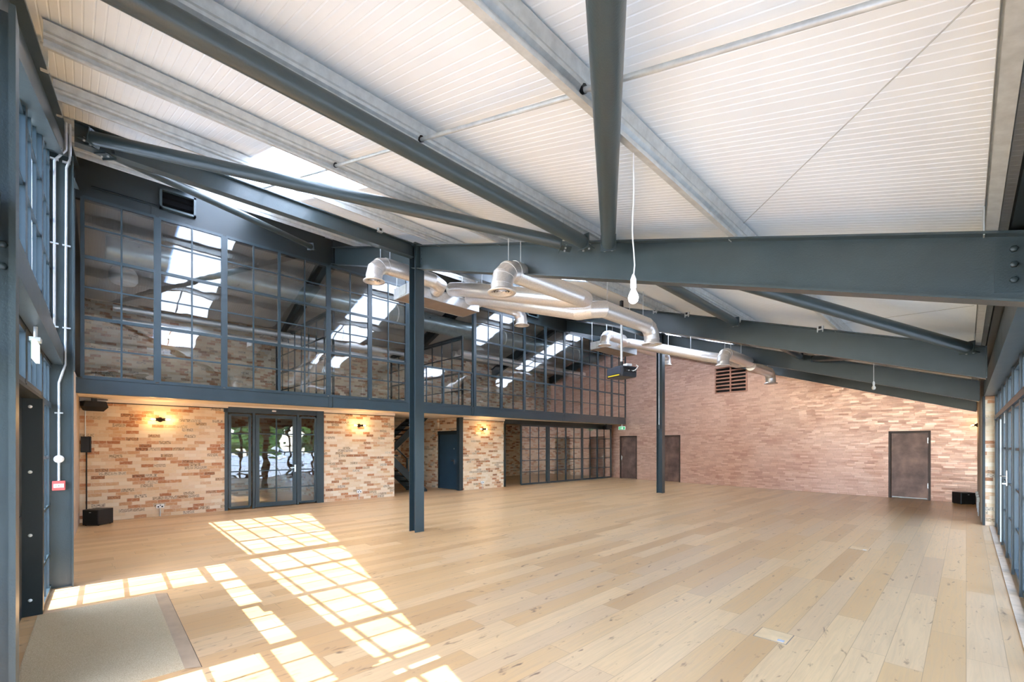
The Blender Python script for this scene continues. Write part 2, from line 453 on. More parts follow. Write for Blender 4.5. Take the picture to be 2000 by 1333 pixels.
# ---------------------------------------------------------------- far copper wall, back wall, near and right walls
def xzpoly(pts): return pts
ztop = lambda x: (zr(x) if x > XRIDGE else zr2(x)) + 0.24
def holed_wall(x0, x1, holes, toph, mb, y0, y1):
    xs = sorted(set([x0, x1] + [h[0] for h in holes] + [h[1] for h in holes] + ([XRIDGE] if x0 < XRIDGE < x1 else [])))
    for a, b in zip(xs[:-1], xs[1:]):
        hs = sorted([(h[2], h[3]) for h in holes if h[0] <= a + 1e-6 and h[1] >= b - 1e-6])
        z = 0.0
        for ha, hb in hs:
            if ha > z + 1e-6: mb.prism([(a, z), (b, z), (b, ha), (a, ha)], 'Y', y0, y1)
            z = hb
        mb.prism([(a, z), (b, z), (b, toph(b)), (a, toph(a))], 'Y', y0, y1)
    return mb
lf = lambda X: (X + 12.5) / math.cos(FROT)     # local x on far wall
DOORS = [(-12.10, -11.10), (-9.86, -8.84), (-1.72, -0.74)]
LOUV = (-7.26, -6.03, 3.80, 4.82)
holes = [(lf(a), lf(b), 0.0, 2.10) for a, b in DOORS] + [(lf(LOUV[0]), lf(LOUV[1]), LOUV[2], LOUV[3])]
mb = holed_wall(lf(-17.3), lf(0.7), holes, lambda u: ztop(u - 12.5) - 0.02, MB(), 0.0, 0.22)
struct(mb.build('wall_far', COPPER, loc=FW, rz=FROT), 'far wall clad in small copper shingles', 'wall')
struct(MB().box(-5.2, 13.6, 1.4, 1.5, -.2, 9).build('wall_far_outer', BACKRM, loc=FW, rz=FROT), 'plain plaster wall behind the copper doors', 'wall')

# back wall (brick) of ground floor rooms and mezzanine
mb = MB().box(-17.3, -17.05, -0.6, 20.3, 0, 6.0)
struct(mb.build('wall_back', BRICKY), 'brick wall at the back of the mezzanine', 'wall')

# near wall solid parts, local x along the wall
ln = lambda X: (X + 5.3)
mb = MB()
mb.prism([(ln(-17.3), 0), (ln(-7.62), 0), (ln(-7.62), 3.0), (ln(-17.3), 3.0)], 'Y', -0.12, 0.06)
struct(mb.build('wall_near', BACKRM, loc=NW, rz=NROT), 'plain near wall beside the glazed gable', 'wall')
mb = MB().prism([(ln(-17.3), 3.0), (ln(-11.5), 3.0), (ln(-11.5), ztop(-11.5)), (ln(XRIDGE), ztop(XRIDGE)), (ln(-17.3), ztop(-17.3))], 'Y', -0.12, 0.0)
struct(mb.build('wall_near_gallery', DARKST, loc=NW, rz=NROT), 'lined end wall of the mezzanine at the gable', 'wall')

# right wall beyond the glazed doors: brick pier and plastered wall
struct(MB().box(0.22, 0.62, 13.93, 19.0, 0, 3.25).build('wall_right', BACKRM), 'plastered wall right of the copper wall', 'wall')
struct(MB().box(0.27, 0.42, 13.46, 13.93, 0, 2.68).build('wall_right_pier', BRICKX), 'brick pier at the end of the glass doors', 'wall')
mb = MB().box(0.24, 0.275, 13.44, 13.93, 0, 2.68)
struct(mb.build('trim_1', DARKST), 'dark steel angle on the corner of the brick pier', 'trim')
mb = MB().box(0.262, 0.62, -0.7, 18.2, 2.68, 2.72).box(0.262, 0.30, -0.7, 18.2, 2.72, 3.02).box(0.58, 0.62, -0.7, 18.2, 2.72, 3.2)
tag(mb.build('eaves_beam', STEEL), 'grey-green box beam over the right-hand glass doors', 'beam')
tag(MB().box(0.32, 0.56, -0.2, 13.9, 2.73, 3.0).box(0.2, 0.3, -0.2, 13.9, 3.06, 3.14).build('eaves_gutter', DARKST), 'black gutter channel between roof and right-hand beam', 'gutter')

# ---------------------------------------------------------------- glazing helper (grid in a local plane)
def grid_window(idx, label, loc, rz, us, zs, thick_u=(), thick_z=(), m=None, topf=None, glass=GLASS, dep=0.05, tu=0.030, tU=0.06, lean=0.0, fr=STEELB):
    """us/zs: bar centre lines along the wall and up; built in local x = 0 plane, y along"""
    r = sroot('window_%d' % idx, label, 'window', loc, rz)
    fm = MB(); bars = MB()
    u0, u1, z0, z1 = us[0], us[-1], zs[0], zs[-1]
    T = topf if topf else (lambda u: z1)
    for i, u in enumerate(us):
        w = tU if (i in (0, len(us) - 1) or u in thick_u) else tu
        d = dep if w == tU else dep * 0.6
        tgt = fm if w == tU else bars
        tgt.prism([(u - w / 2, z0), (u + w / 2, z0), (u + w / 2, T(u + w / 2)), (u - w / 2, T(u - w / 2))], 'X', -d / 2, d / 2)
    for j, z in enumerate(zs):
        w = tU if (j == 0 or z in thick_z or (j == len(zs) - 1 and not topf)) else tu
        d = dep * 0.9 if w == tU else dep * 0.55
        if topf:
            # clip where the sloping head is lower than the bar
            a, b = u0, u1
            if T(u0) < z and T(u1) < z: continue
            if T(u0) < z or T(u1) < z:
                uu = u0 + (z - T(u0)) / (T(u1) - T(u0)) * (u1 - u0)
                if T(u0) < z: a = uu
                else: b = uu
            if b - a < 0.05: continue
        else: a, b = u0, u1
        tgt = fm if w == tU else bars
        tgt.box(-d / 2, d / 2, a, b, z - w / 2, z + w / 2)
    if topf:
        fm.prism([(u0, T(u0) - tU), (u1, T(u1) - tU), (u1, T(u1)), (u0, T(u0))], 'X', -dep / 2 * .9, dep / 2 * .9)
    fm.build('frame', fr, r); 
    if bars.v: bars.build('glazing_bars', fr, r)
    g = MB().prism([(u0, z0), (u1, z0), (u1, T(u1)), (u0, T(u0))], 'X', -0.003, 0.003)
    g.build('glass', glass, r)
    return r
WIN = [0]
def W(label, *a, **k):
    WIN[0] += 1; return grid_window(WIN[0], label, *a, **k)

# ---------------------------------------------------------------- near gable glazing (runs along X: rotate the local grid by +90)
# local y of the grid -> -X direction ; place so that u = -(X+5.3)
NZ = NROT + PI / 2                    # local +y -> -X (rotated), local +x -> +Y
def near(label, Xs, zs, **k):
    us = sorted([-(X + 5.3) for X in Xs]); 
    return W(label, NW, NZ, us, zs, **k)
topg = lambda u: zr(-5.3 - u) - 0.36
UP = [2.86, 3.19, 3.74, 4.30, 4.86, 5.42, 5.98, 6.54]
def thirds(a, b, n=3): return [a + (b - a) * i / n for i in range(n + 1)]
near('gable window bay nearest the mezzanine, left of the tall post', thirds(-11.42, -10.14), [3.02] + UP[1:], topf=topg)
near('gable window bay second from the mezzanine', thirds(-10.08, -8.86), [3.02] + UP[1:], topf=topg)
near('gable window bay just left of the steel column', thirds(-8.80, -7.66), [3.02] + UP[1:], topf=topg)
near('upper gable window just right of the conduit column', [-7.52, -7.27, -6.90, -6.46], UP, topf=topg)
near('upper gable window over the left half of the entrance', thirds(-6.40, -5.28), UP, topf=topg)
near('upper gable window over the right half of the entrance', thirds(-5.22, -4.10), UP, topf=topg)
near('upper gable window behind the foreground column', [-4.04, -3.69, -3.28, -2.93], UP, topf=topg, thick_u=(3.28 - 5.3,))
near('upper gable window right of the foreground column', thirds(-2.87, -1.75), UP, topf=topg)
near('last upper gable window beside the right-hand doors', thirds(-1.69, 0.3, 5), UP, topf=topg)
LO = [0.02, 0.42, 0.98, 1.54, 2.13, 2.60]
near('floor length window beside the conduit column', [-7.50, -7.27, -6.90, -6.46], LO, thick_z=(2.13,))
near('transom light over the left entrance door leaf', thirds(-6.40, -5.28), [2.17, 2.60])
near('transom light over the right entrance door leaf', thirds(-5.22, -4.10), [2.17, 2.60])
near('floor length window behind the foreground column', [-4.04, -3.69, -3.28, -2.93], LO, thick_z=(2.13,))
near('floor length window right of the foreground column', thirds(-2.87, -1.75), LO, thick_z=(2.13,))
near('floor length window at the right-hand corner', thirds(-1.69, 0.3, 5), LO, thick_z=(2.13,))
struct(MB().box(ln(-7.5), ln(0.3), -.028, .028, 2.61, 2.86).build('trim_8', DARKST, loc=NW, rz=NROT), 'dark lintel between upper and lower gable windows', 'trim')
# solid entrance leaves
r = sroot('door_1', 'dark panelled double entrance door in the near wall beside the mat', 'door', NW, NROT)
for a, b in ((-6.38, -5.25), (-5.25, -4.12)):
    lf_ = MB().box(ln(a), ln(b), -0.16, -0.11, 0.0, 2.16).box(ln(a) + .1, ln(b) - .1, -0.11, -0.10, 0.15, 1.0).box(ln(a) + .1, ln(b) - .1, -0.11, -0.10, 1.1, 2.0).build('leaf', DARKST, r)
    c_ = ln(b) - .06 if a < -6 else ln(a) + .06
    MB().box(c_ - .012, c_ + .012, -0.11, -0.06, 1.0, 1.25).build('handle', CHROME, lf_)
MB().box(ln(-6.50), ln(-6.38), -0.16, 0.03, 0, 2.13).box(ln(-4.12), ln(-4.05), -0.16, 0.03, 0, 2.13).box(ln(-6.5), ln(-4.05), -0.16, 0.025, 2.13, 2.16).build('frame', DARKST, r)
for z in (.155, .79, 1.41, 2.05):
    MB().lathe([(.016, 0), (.013, .006), (.0001, .008)], (ln(-6.38), -.055, z), 12, 'X').build('cover_cap', WHITEP, r)
# frame head/boundaries around near wall
mb = MB(); 
mb.prism([(ln(-11.5), 3.0), (ln(-11.42), 3.0), (ln(-11.42), zr(-11.42) - .1), (ln(-11.5), zr(-11.5) - .1)], 'Y', -.06, .06)
mb.box(ln(-7.64), ln(-7.50), -0.07, 0.10, 0, 5.2)
struct(mb.build('trim_2', DARKST, loc=NW, rz=NROT), 'dark posts framing the gable windows', 'trim')

# gable beams (rafter and transom beam)
o = MB()
yi = lambda x: -0.14 - 0.027 * (x + 7.4)       # inner face
o.prism([(-7.38, 2.61), (-3.2, 2.61), (-3.2, 2.82), (-7.38, 2.82)], 'Y', -0.10, 0)
o.v = [(x, yi(x) + (0 if y > -0.05 else -0.10), z) for x, y, z in o.v]
b0 = tag(o.build('transom_beam', STEEL), 'steel beam across the near windows above the entrance mat', 'beam')
o = MB().prism([(-3.0, 2.61), (-0.25, 2.61), (-0.25, 2.82), (-3.05, 2.82)], 'Y', -0.10, 0)
o.v = [(x, yi(x) + (0 if y > -0.05 else -0.10), z) for x, y, z in o.v]
tag(o.build('transom_beam', STEEL), 'steel beam right of the foreground column', 'beam')
rr = thing('gable_rafter', 'sloping steel rafter above the near glazed gable', 'beam')
MB().ibeam((0.35, -0.46, zr(.35)), (-11.48, -0.093, zr(-11.48)), 0.16, 0.42, 0.02, 0.012).build('rafter', STEEL, rr)
for i in range(5):
    x = -7.2 + i * 1.75
    MB().box(x - .05, x + .05, yi(x) - .05, yi(x) + .0, zr(x) - .02, zr(x) + 0.17).build('cleat', GALV, rr)

m = MB().prism([(-11.5, zr(-11.5) + .002), (.34, zr(.34) + .002), (.34, zr(.34) + .215), (-11.5, zr(-11.5) + .215)], 'Y', -.03, 0)
m.v = [(x, y - .36 - .031 * (x + 3.5) , z) for x, y, z in m.v]
struct(m.build('trim_11', DARKST), 'dark closing strip between gable rafter and roof sheets', 'trim')

# ---------------------------------------------------------------- columns
def hcol(mb, x, y, w, d, z0, z1, t=0.014, tw=0.010, web='X'):
    if web == 'X':   # flanges face +-X, web runs along X
        mb.box(x + w / 2 - t, x + w / 2, y - d / 2, y + d / 2, z0, z1); mb.box(x - w / 2, x - w / 2 + t, y - d / 2, y + d / 2, z0, z1)
        mb.box(x - w / 2 + t, x + w / 2 - t, y - tw / 2, y + tw / 2, z0, z1)
    else:            # flanges face +-Y
        mb.box(x - w / 2, x + w / 2, y + d / 2 - t, y + d / 2, z0, z1); mb.box(x - w / 2, x + w / 2, y - d / 2, y - d / 2 + t, z0, z1)
        mb.box(x - tw / 2, x + tw / 2, y - d / 2 + t, y + d / 2 - t, z0, z1)
    return mb
COLS = [(-7.42, 4.66, 'steel H column standing free in the nearer part of the floor'), (-7.40, 14.42, 'steel H column far down the hall with a cable conduit')]
for i, (x, y, lab) in enumerate(COLS):
    t = thing('steel_column', lab, 'column', (x, y, 0))
    hcol(MB(), 0, 0, 0.21, 0.20, 0, zr(x) - 0.03, web='X').build('shaft', STEELB, t)
    MB().box(-.13, .13, -.12, .12, zr(x) - .03, zr(x)).build('cap_plate', STEEL, t)
t = thing('cable_conduit', 'thin pale conduit down the far free column ending in a small box', 'conduit', (-7.40, 14.30, 0))
MB().tube((0, 0, 2.35), (0, 0, 5.0), .013, 10).build('pipe', ZINC, t); MB().bevbox(-.04, .04, -.03, .02, 2.22, 2.36, .005).build('box', STEELB, t)
t = thing('steel_column', 'steel column in the near wall carrying two white conduits', 'column', (-7.43, -0.17, 0))
hcol(MB(), 0, 0, 0.16, 0.23, 0, zr(-7.43) - .44, web='Y').build('shaft', STEEL, t)
t = thing('steel_column', 'large steel column in the left foreground with hexagon bolts', 'column', (-3.10, -0.34, 0))
hcol(MB(), 0, 0, 0.16, 0.26, 0, zr(-3.1) - .44, t=0.022, web='Y').build('shaft', STEEL, t)
for z, yy in ((2.42, -.02), (2.36, .02), (2.60, -.02)):
    pass
for z in (2.60, 2.50):
    MB().lathe([(0.017, 0), (0.017, 0.012), (0.012, 0.016), (0.0001, 0.016)], (0.005, 0.085, z), 6, 'X').build('bolt', STEEL, t)

# ---------------------------------------------------------------- rafters
NAMES = ['first rafter from the camera, spanning overhead from column to right wall', 'second rafter with galvanised beam clamps', 'third rafter down the hall', 'last rafter against the copper wall']
FR = FRAMES + [(18.74, 0.096)]
for i, (y, sk) in enumerate(FR):
    t = thing('roof_rafter', 'steel I-beam, ' + NAMES[i], 'beam')
    f = lambda x: y - sk * (x + 7.4)
    xe = .33 if i == 0 else .19
    MB().ibeam((xe, f(xe), zr(xe)), (XRIDGE, f(XRIDGE), zr(XRIDGE)), 0.17, 0.43, 0.016, 0.010).build('beam', STEEL, t)
    MB().ibeam((XRIDGE, f(XRIDGE), zr(XRIDGE)), (-17.05, f(-17.05), zr2(-17.05)), 0.17, 0.40, 0.016, 0.010).build('mezzanine_beam', DARKST, t)
    if i: MB().box(0.19, 0.205, f(.19) - .085, f(.19) + .085, zr(.19) - .43, zr(.19)).build('end_plate', STEEL, t)
    if i == 0:
        MB().prism([(.13, -.01), (.32, -.05), (.32, .31), (.13, .31)], 'Y', -.012, 0).build('splice_plate', STEEL, t, (0.0, f(.06) - 0.005, zr(.1) - .385))
        for k in range(3):
            MB().lathe([(0.021, 0), (0.021, -0.012), (0.016, -0.018), (0.0001, -0.018)], (0.215, f(.215) - .017, zr(.215) - .10 - k * .10), 6, 'Y').build('bolt', STEEL, t)
    # column joint stiffeners
    MB().box(-7.31, -7.295, f(-7.3) - .08, f(-7.3) + .08, zr(-7.3) - .42, zr(-7.3) - .01).build('joint_plate', STEEL, t)
    if i < 3:
        for k in range(4):
            MB().lathe([(0.012, 0), (0.012, -0.012), (0.0001, -0.013)], (-7.25, f(-7.25) - .006, zr(-7.25) - .09 - k * .08), 6, 'Y').build('bolt', STEEL, t)

# longitudinal beams at the columns
segs = [(-0.05, 4.57), (4.77, 9.5), (9.6, 14.32), (14.52, 18.9)]
for i, (a, b) in enumerate(segs):
    o = MB().ibeam((-7.42, a, zr(-7.42) + .0), (-7.42, b, zr(-7.42) + .0), 0.13, 0.26, 0.014, 0.010).build('tie_beam', STEEL)
    tag(o, ['steel I-beam running from the conduit column to the nearer free column', 'steel I-beam along the hall in the second bay', 'steel I-beam along the hall reaching the far column', 'steel I-beam between the far column and the copper wall'][i], 'beam')

# ---------------------------------------------------------------- purlins (galvanised Z sections)
PX = [0.09, -1.54, -3.20, -4.92, -6.60, -8.45, -10.30]
PL = ['beside the right-hand wall', 'second from the right wall, carrying the white pendant lamp', 'third from the right wall', 'fourth from the right wall, below the rooflight edge', 'fifth from the right wall, above the columns', 'sixth from the right wall', 'nearest the mezzanine']
for x, lab in zip(PX, PL):
    t = thing('purlin', 'galvanised roof purlin ' + lab, 'purlin')
    a = math.atan(K); z0 = zr(x)
    pr = [(-.002, 0), (-.002, .19), (-.06, .19), (-.06, .172), (-.062, .172), (-.062, .192), (.002, .192), (.002, .125), (.018, .105), (.018, .085), (.002, .065), (.002, .002), (.055, .002), (.055, .018), (.057, .018), (.057, 0)]
    vs = lambda y: [(x + p * math.cos(a) + q * math.sin(a), y, z0 + q * math.cos(a) - p * math.sin(a)) for p, q in pr]
    MB().loft([vs(-0.2), vs(18.05 - .096 * x)]).build('section', GALV, t)
    for (y, sk) in FR[:3]:
        yy = y - sk * (x + 7.4)
        MB().box(x - .012, x - .004, yy - .07, yy + .07, z0 - .02, z0 + .17).build('cleat', GALV, t)
        for q in (-.45, .42):
            MB().box(x + .019, x + .024, yy + q - .12, yy + q + .12, z0 + .03, z0 + .16).build('sleeve', GALV, t)

# sag rods and bracing wires
for k, y in enumerate((2.03, 6.60, 11.6, 16.4)):
    for j in range(5):
        xa, xb = PX[j], PX[j + 1]
        o = MB().tube((xa - .02, y, zr(xa) + .07), (xb + .02, y, zr(xb) + .07), 0.016, 10)
        t = thing('sag_rod', 'thin steel rod between %s and %s purlin from the right wall, %s bay' % (['first', 'second', 'third', 'fourth', 'fifth'][j], ['second', 'third', 'fourth', 'fifth', 'sixth'][j], ['first', 'second', 'third', 'last'][k]), 'rod')
        o.build('rod', GALV, t)
        MB().tube((xb + .02, y, zr(xb) + .075), (xb + .045, y, zr(xb) + .07), 0.026, 8).build('nut', BLACK, t)
for k, (p, q, l) in enumerate([((-1.42, 4.34), (0.06, 2.18), 'overhead between the pendant purlin and the right wall'), ((-1.46, 9.2), (0.06, 7.1), 'diagonal in the second bay'), ((0.06, 6.9), (-1.46, 4.75), 'diagonal behind the first rafter')]):
    tag(MB().tube((p[0], p[1], zr(p[0]) + .13), (q[0], q[1], zr(q[0]) + .13), 0.0032, 6).build('bracing_wire', GALV), 'thin bracing wire ' + l, 'wire')

# roof bracing tubes
def brace(p, q, lab, r=0.075):
    P = Vector((p[0], p[1], zr(p[0]) + p[2])); Q = Vector((q[0], q[1], zr(q[0]) + q[2])); d = (Q - P).normalized()
    t = thing('bracing_tube', lab, 'brace')
    MB().tube(P + d * .14, Q - d * .14, r, 32).build('tube', STEEL, t)
    s = Vector((-d.y, d.x, 0)).normalized(); u = s.cross(d)
    if u.z < 0: u = -u
    for e, sg in ((P, 1), (Q, -1)):
        c = e + d * .14 * sg
        MB().loft([[c + d * o * sg + s * a + u * b for a, b in ((-.085, -.085), (.085, -.085), (.085, .085), (-.085, .085))] for o in (-0.012, 0.0)]).build('end_plate', STEEL, t)
        gus = MB().loft([[e + d * o * sg + s * a + u * w for a, o in ((-.07, 0.0), (.07, 0.0), (.07, .13), (-.07, .13))] for w in (-.045, -.058)]).build('gusset', STEEL, t)
        for k in (-.04, .04):
            c2 = e + d * .07 * sg + s * k; MB().tube(c2 + u * -.075, c2 + u * -.03, .012, 6).build('bolt', GALV, gus)
brace((-3.38, 4.32, -.085), (-7.36, 0.02, -.14), 'tubular brace rising left from the overhead hub to the conduit column')
brace((-3.12, 4.33, -.085), (-3.05, -0.24, -.085), 'tubular strut overhead running straight towards the camera gable')
brace((-2.86, 4.33, -.085), (0.13, -0.22, -.085), 'tubular brace overhead, nearest to the camera on the right')
brace((-7.36, 0.16, -.22), (-11.50, 4.20, -.20), 'slender tubular brace from the conduit column to the mezzanine corner', 0.06)
brace((-3.02, 4.60, -.085), (-3.12, 9.15, -.085), 'tubular strut between the first and second rafters')
brace((-2.72, 4.58, -.085), (0.08, 8.92, -.085), 'tubular brace behind the first rafter falling to the right wall')
brace((-3.10, 9.45, -.085), (-3.12, 13.95, -.085), 'tubular strut between the second and third rafters')
brace((-2.85, 13.93, -.085), (-0.1, 9.25, -.085), 'tubular brace between the second and third rafters on the right')
brace((-3.10, 14.2, -.085), (-0.2, 17.9, -.085), 'tubular brace near the copper wall')

# beam clamps
for k, (X, Yr, lab) in enumerate([(-4.15, 9.35, 'leftmost clamp on the second rafter'), (-3.1, 9.28, 'middle clamp on the second rafter'), (-1.75, 9.2, 'rightmost clamp on the second rafter'), (-4.9, 9.39, 'clamp on the second rafter beside the projector pole')]):
    z = zr(X); t = thing('beam_clamp', 'small galvanised beam clamp, ' + lab, 'clamp', (X, Yr - .085, z))
    MB().box(-.045, .045, -.035, .02, -.035, .035).box(-.045, -.03, -.035, -.02, -.07, -.035).box(.03, .045, -.035, -.02, -.07, -.035).build('body', GALV, t)
    MB().box(-.022, .022, -.04, -.034, -.015, .025).build('stud', BLACK, t)
t = thing('beam_clamp', 'small galvanised clamp on the beam left of the nearer free column', 'clamp', (-7.35, 3.85, zr(-7.42)))
MB().box(-.02, .035, -.045, .045, -.035, .035).build('body', GALV, t); MB().box(.034, .04, -.022, .022, -.015, .025).build('stud', BLACK, t)

# ---------------------------------------------------------------- mezzanine
for i, (a, b) in enumerate([(-0.25, 4.78), (4.80, 9.62), (9.64, 14.50), (14.52, 19.28)]):
    t = thing('fascia_beam', 'long steel fascia beam at the mezzanine edge, %s bay from the left' % ['first', 'second', 'third', 'fourth'][i], 'beam')
    MB().box(XM - .02, XM + .015, a, b, 2.66, 2.95).box(XM - .12, XM - .02, a, b, 2.66, 2.68).box(XM - .10, XM + .03, a, b, 2.935, 2.955).build('channel', STEELB, t)
    MB().box(XM + .015, XM + .024, b - .09, b + .0, 2.655, 2.95).build('joint_plate', STEELB, t)
struct(MB().box(-17.05, XM - .02, -0.22, 19.9, 2.68, 2.93).build('floor_mezzanine', CREAM), 'mezzanine floor slab with cream soffit', 'floor')
# spandrel above glazing
mb = MB()
for a, b in ((-0.2, 4.6), (4.82, 9.55), (9.85, 14.4), (14.9, 19.3)):
    mb.box(XM - .06, XM, a, b, 6.36, zr(XM) + .21)
mb.box(XM - .10, XM - .06, -.2, 19.4, 6.36, zr(XM) + .21)
struct(mb.build('wall_mezzanine_spandrel', DARKST), 'dark green panel above the mezzanine glazing', 'wall')
tag(MB().box(XM + .001, XM + .02, 0.15, 1.14, 6.62, 6.635).box(XM + .001, XM + .02, 0.15, 1.14, 6.655, 6.67).box(XM + .001, XM + .02, 1.05, 1.065, 6.4, 6.67).build('surface_conduit', DARKST), 'dark twin conduit along the panel above the mezzanine glass', 'conduit')
def vent(y, z, lab, w=0.62, h=0.42):
    t = thing('supply_grille', lab, 'vent', (XM, y, z))
    MB().box(0, .10, 0, .04, 0, h).box(0, .10, w - .04, w, 0, h).box(0, .10, 0, w, 0, .04).box(0, .10, 0, w, h - .04, h).build('frame', STEEL, t)
    MB().box(0.0, .012, .04, w - .04, .04, h - .04).build('back_panel', simple('matt_black', '#060606', .9, 0, .1), t)
    m = MB()
    for k in range(2):
        zz = .10 + k * .14; m.prism([(.02, zz), (.05, zz + .03), (.05, zz + .036), (.02, zz + .006)], 'Y', .04, w - .04)
    m.build('blades', simple('matt_black', '#060606', .9, 0, .1), t)
vent(1.18, 6.60, 'square black air grille in the panel at the near end of the mezzanine')
vent(12.2, 6.60, 'square black air grille in the panel above the third mezzanine bay')
HZ = [2.97, 3.52, 4.11, 4.69, 5.27, 5.85, 6.40]
TZ = (4.11, 5.27)
LM = [(-0.02 + .06, 'mezzanine window bay nearest the entrance gable'),]
W('mezzanine window of the first bay, left pair of panes columns', (XM, 0, 0), 0, [0.03, 0.59, 1.12], HZ, thick_z=TZ, glass=GLASSW)
W('mezzanine window of the first bay, second from the left', (XM, 0, 0), 0, [1.18, 1.74, 2.31], HZ, thick_z=TZ, glass=GLASSW)
W('mezzanine window of the first bay, below the slender brace', (XM, 0, 0), 0, [2.37, 2.93, 3.49, 4.09, 4.66], HZ, thick_u=(3.49,), thick_z=TZ, glass=GLASSW)
W('mezzanine window left of the nearer free column', (XM, 0, 0), 0, [4.72, 5.28, 5.82], HZ, thick_z=TZ, glass=GLASSW)
W('mezzanine window just behind the nearer free column', (XM, 0, 0), 0, [5.88, 6.42, 7.01], HZ, thick_z=TZ, glass=GLASSW)
W('low balustrade glazing of the open mezzanine bay', (XM, 0, 0), 0, [7.10, 7.73, 8.37, 8.99, 9.55], HZ[:3], thick_u=(8.37,), glass=GLASSW, tU=.05)
lab = ['starting at the thick post right of the open bay', 'second after the open bay', 'third after the open bay', 'fourth after the open bay', 'fifth after the open bay', 'sixth after the open bay', 'seventh after the open bay', 'at the far end by the copper wall']
ys_ = [9.67, 10.91, 12.11, 13.32, 14.51, 15.71, 16.93, 18.08, 19.30]
for i in range(8):
    a, b = ys_[i] + .03, ys_[i + 1] - .03
    W('mezzanine window ' + lab[i], (XM, 0, 0), 0, [a, (a + b) / 2, b], HZ, thick_z=TZ, glass=GLASSW)
for y, lab in ((9.67, 'thick post between the open bay and the glazed mezzanine'), (7.06, 'post at the start of the open mezzanine bay')):
    tag(MB().box(XM - .08, XM + .03, y - .06, y + .04, 2.95, zr(XM)).build('mezzanine_post', STEELB), lab, 'post')
# cross partitions inside the mezzanine
for y, lab in ((9.3, 'glazed cross partition inside the mezzanine beside the open bay'), (4.9, 'glazed cross partition inside the mezzanine behind the first bay')):
    W(lab, (XM - .1, y, 0), PI / 2, thirds(0.1, 4.9, 8), [2.95, 3.52, 4.11, 4.69, 5.27, 5.35], thick_z=TZ, tU=.06, fr=DARKST)
# ducts and fittings inside the mezzanine
t = thing('spiral_duct', 'large dark spiral duct running along inside the mezzanine', 'duct')
m = MB(); n = 28; rings = []
yy = 0.4; k = 0
while yy < 18.9:
    rr_ = 0.31 if k % 2 == 0 else 0.322
    rings.append([(-13.35 + rr_ * math.cos(2 * PI * i / n), yy, 6.02 + rr_ * math.sin(2 * PI * i / n)) for i in range(n)]); yy += 0.055; k += 1
m.loft(rings, True, True).build('duct_run', SPIRAL, t)
for y in (2.6, 7.5, 12.4, 17.3):
    MB().lathe([(.325, -.02), (.34, -.02), (.34, .02), (.325, .02)], (-13.35, y, 6.02), 28, 'Y').build('strap', GALV, t)
    MB().tube((-13.35, y, 6.34), (-13.35, y, zr2(-13.35) + .2), .006, 6).build('hanger', GALV, t)
for k, (x, l) in enumerate(((-14.6, 'left silver duct at the back of the mezzanine'), (-14.2, 'right silver duct at the back of the mezzanine'))):
    tag(MB().tube((x, 10.9, 5.38), (x, 19.2, 5.38), .12, 20).build('branch_duct', DUCT), l, 'duct')
for k, (x, z, l) in enumerate(((-15.6, 4.95, 'lower'), (-15.3, 5.2, 'upper'))):
    tag(MB().tube((x, 0.6, z), (x, 9.2, z), .09, 18).build('branch_duct', DUCT), l + ' slim silver pipe behind the first mezzanine windows', 'duct')
t = thing('drum_lampshade', 'round white lampshade hanging behind the first mezzanine window', 'lampshade', (-14.2, 0.75, 5.72))
MB().lathe([(.02, .2), (.22, .18), (.27, .08), (.27, -.08), (.22, -.16), (.0001, -.17)]).build('shade', WHITEP, t)
MB().tube((0, 0, .2), (0, 0, 1.2), .006, 6).build('cord', BLACK, t)
t = thing('wall_spotlight', 'small lit lamp high on the brick wall behind the mezzanine glass', 'lamp', (-16.95, 1.9, 4.95))
MB().box(-.08, 0, -.05, .05, -.05, .05).build('bracket', BLACK, t); MB().lathe([(.0001, .06), (.05, .04), (.05, -.04), (.0001, -.06)], (.07, 0, 0), 14).build('bulb', WARM, t)

# ---------------------------------------------------------------- lower left wall (local y along wall, x into room)
seg = [(-0.2, 2.69), (5.06, 7.30), (10.04, 12.04)]
mb = MB()
for a, b in seg: mb.box(-.22, 0, a, b, 0, 2.68)
struct(mb.build('wall_left', BRICKY, loc=LW, rz=LROT), 'reclaimed brick wall below the mezzanine', 'wall')
mb = MB()
for a, b in seg: mb.box(.0, .05, a, b, 2.605, 2.68)
mb.box(0, .05, 2.69, 5.06, 2.64, 2.68)
struct(mb.build('trim_9', CREAM, loc=LW, rz=LROT), 'cream strip along the top of the brick wall', 'trim')
mb = MB()
for a, b in seg: mb.box(.0, .015, a, b, 2.585, 2.604)  # shade line under the cream strip, drawn as solid black strips
struct(mb.build('trim_10', BLACK, loc=LW, rz=LROT), 'black strip standing in for the shadow line at the top of the brick wall', 'trim')
struct(MB().box(0.0, .07, -.32, -.19, 0, 2.68).build('trim_3', TIMBER, loc=LW, rz=LROT), 'pale timber strip at the near end of the brick wall', 'trim')
struct(MB().box(-.14, .02, 2.62, 2.69, 0, 2.68).box(-.14, .02, 2.6,5.06, 2.5, 2.68).box(-.14, .04, 4.86, 5.06, 0, 2.68).build('trim_4', STEELB, loc=LW, rz=LROT), 'steel frame around the glazed corridor doors', 'trim')
DZ = [0.06, 0.50, 0.98, 1.47, 1.96, 2.44]
W('narrow glazed sidelight left of the corridor door', LW, LROT, [2.73, 3.18], DZ, glass=GLASSD)
W('narrow glazed sidelight right of the corridor door', LW, LROT, [4.42, 4.83], DZ, glass=GLASSD)
r = sroot('door_2', 'glazed steel corridor door between two brick walls', 'door', LW, LROT)
m = MB().box(-.03, .03, 3.24, 3.30, 0, 2.5).box(-.03, .03, 4.33, 4.39, 0, 2.5).build('frame', STEELB, r)
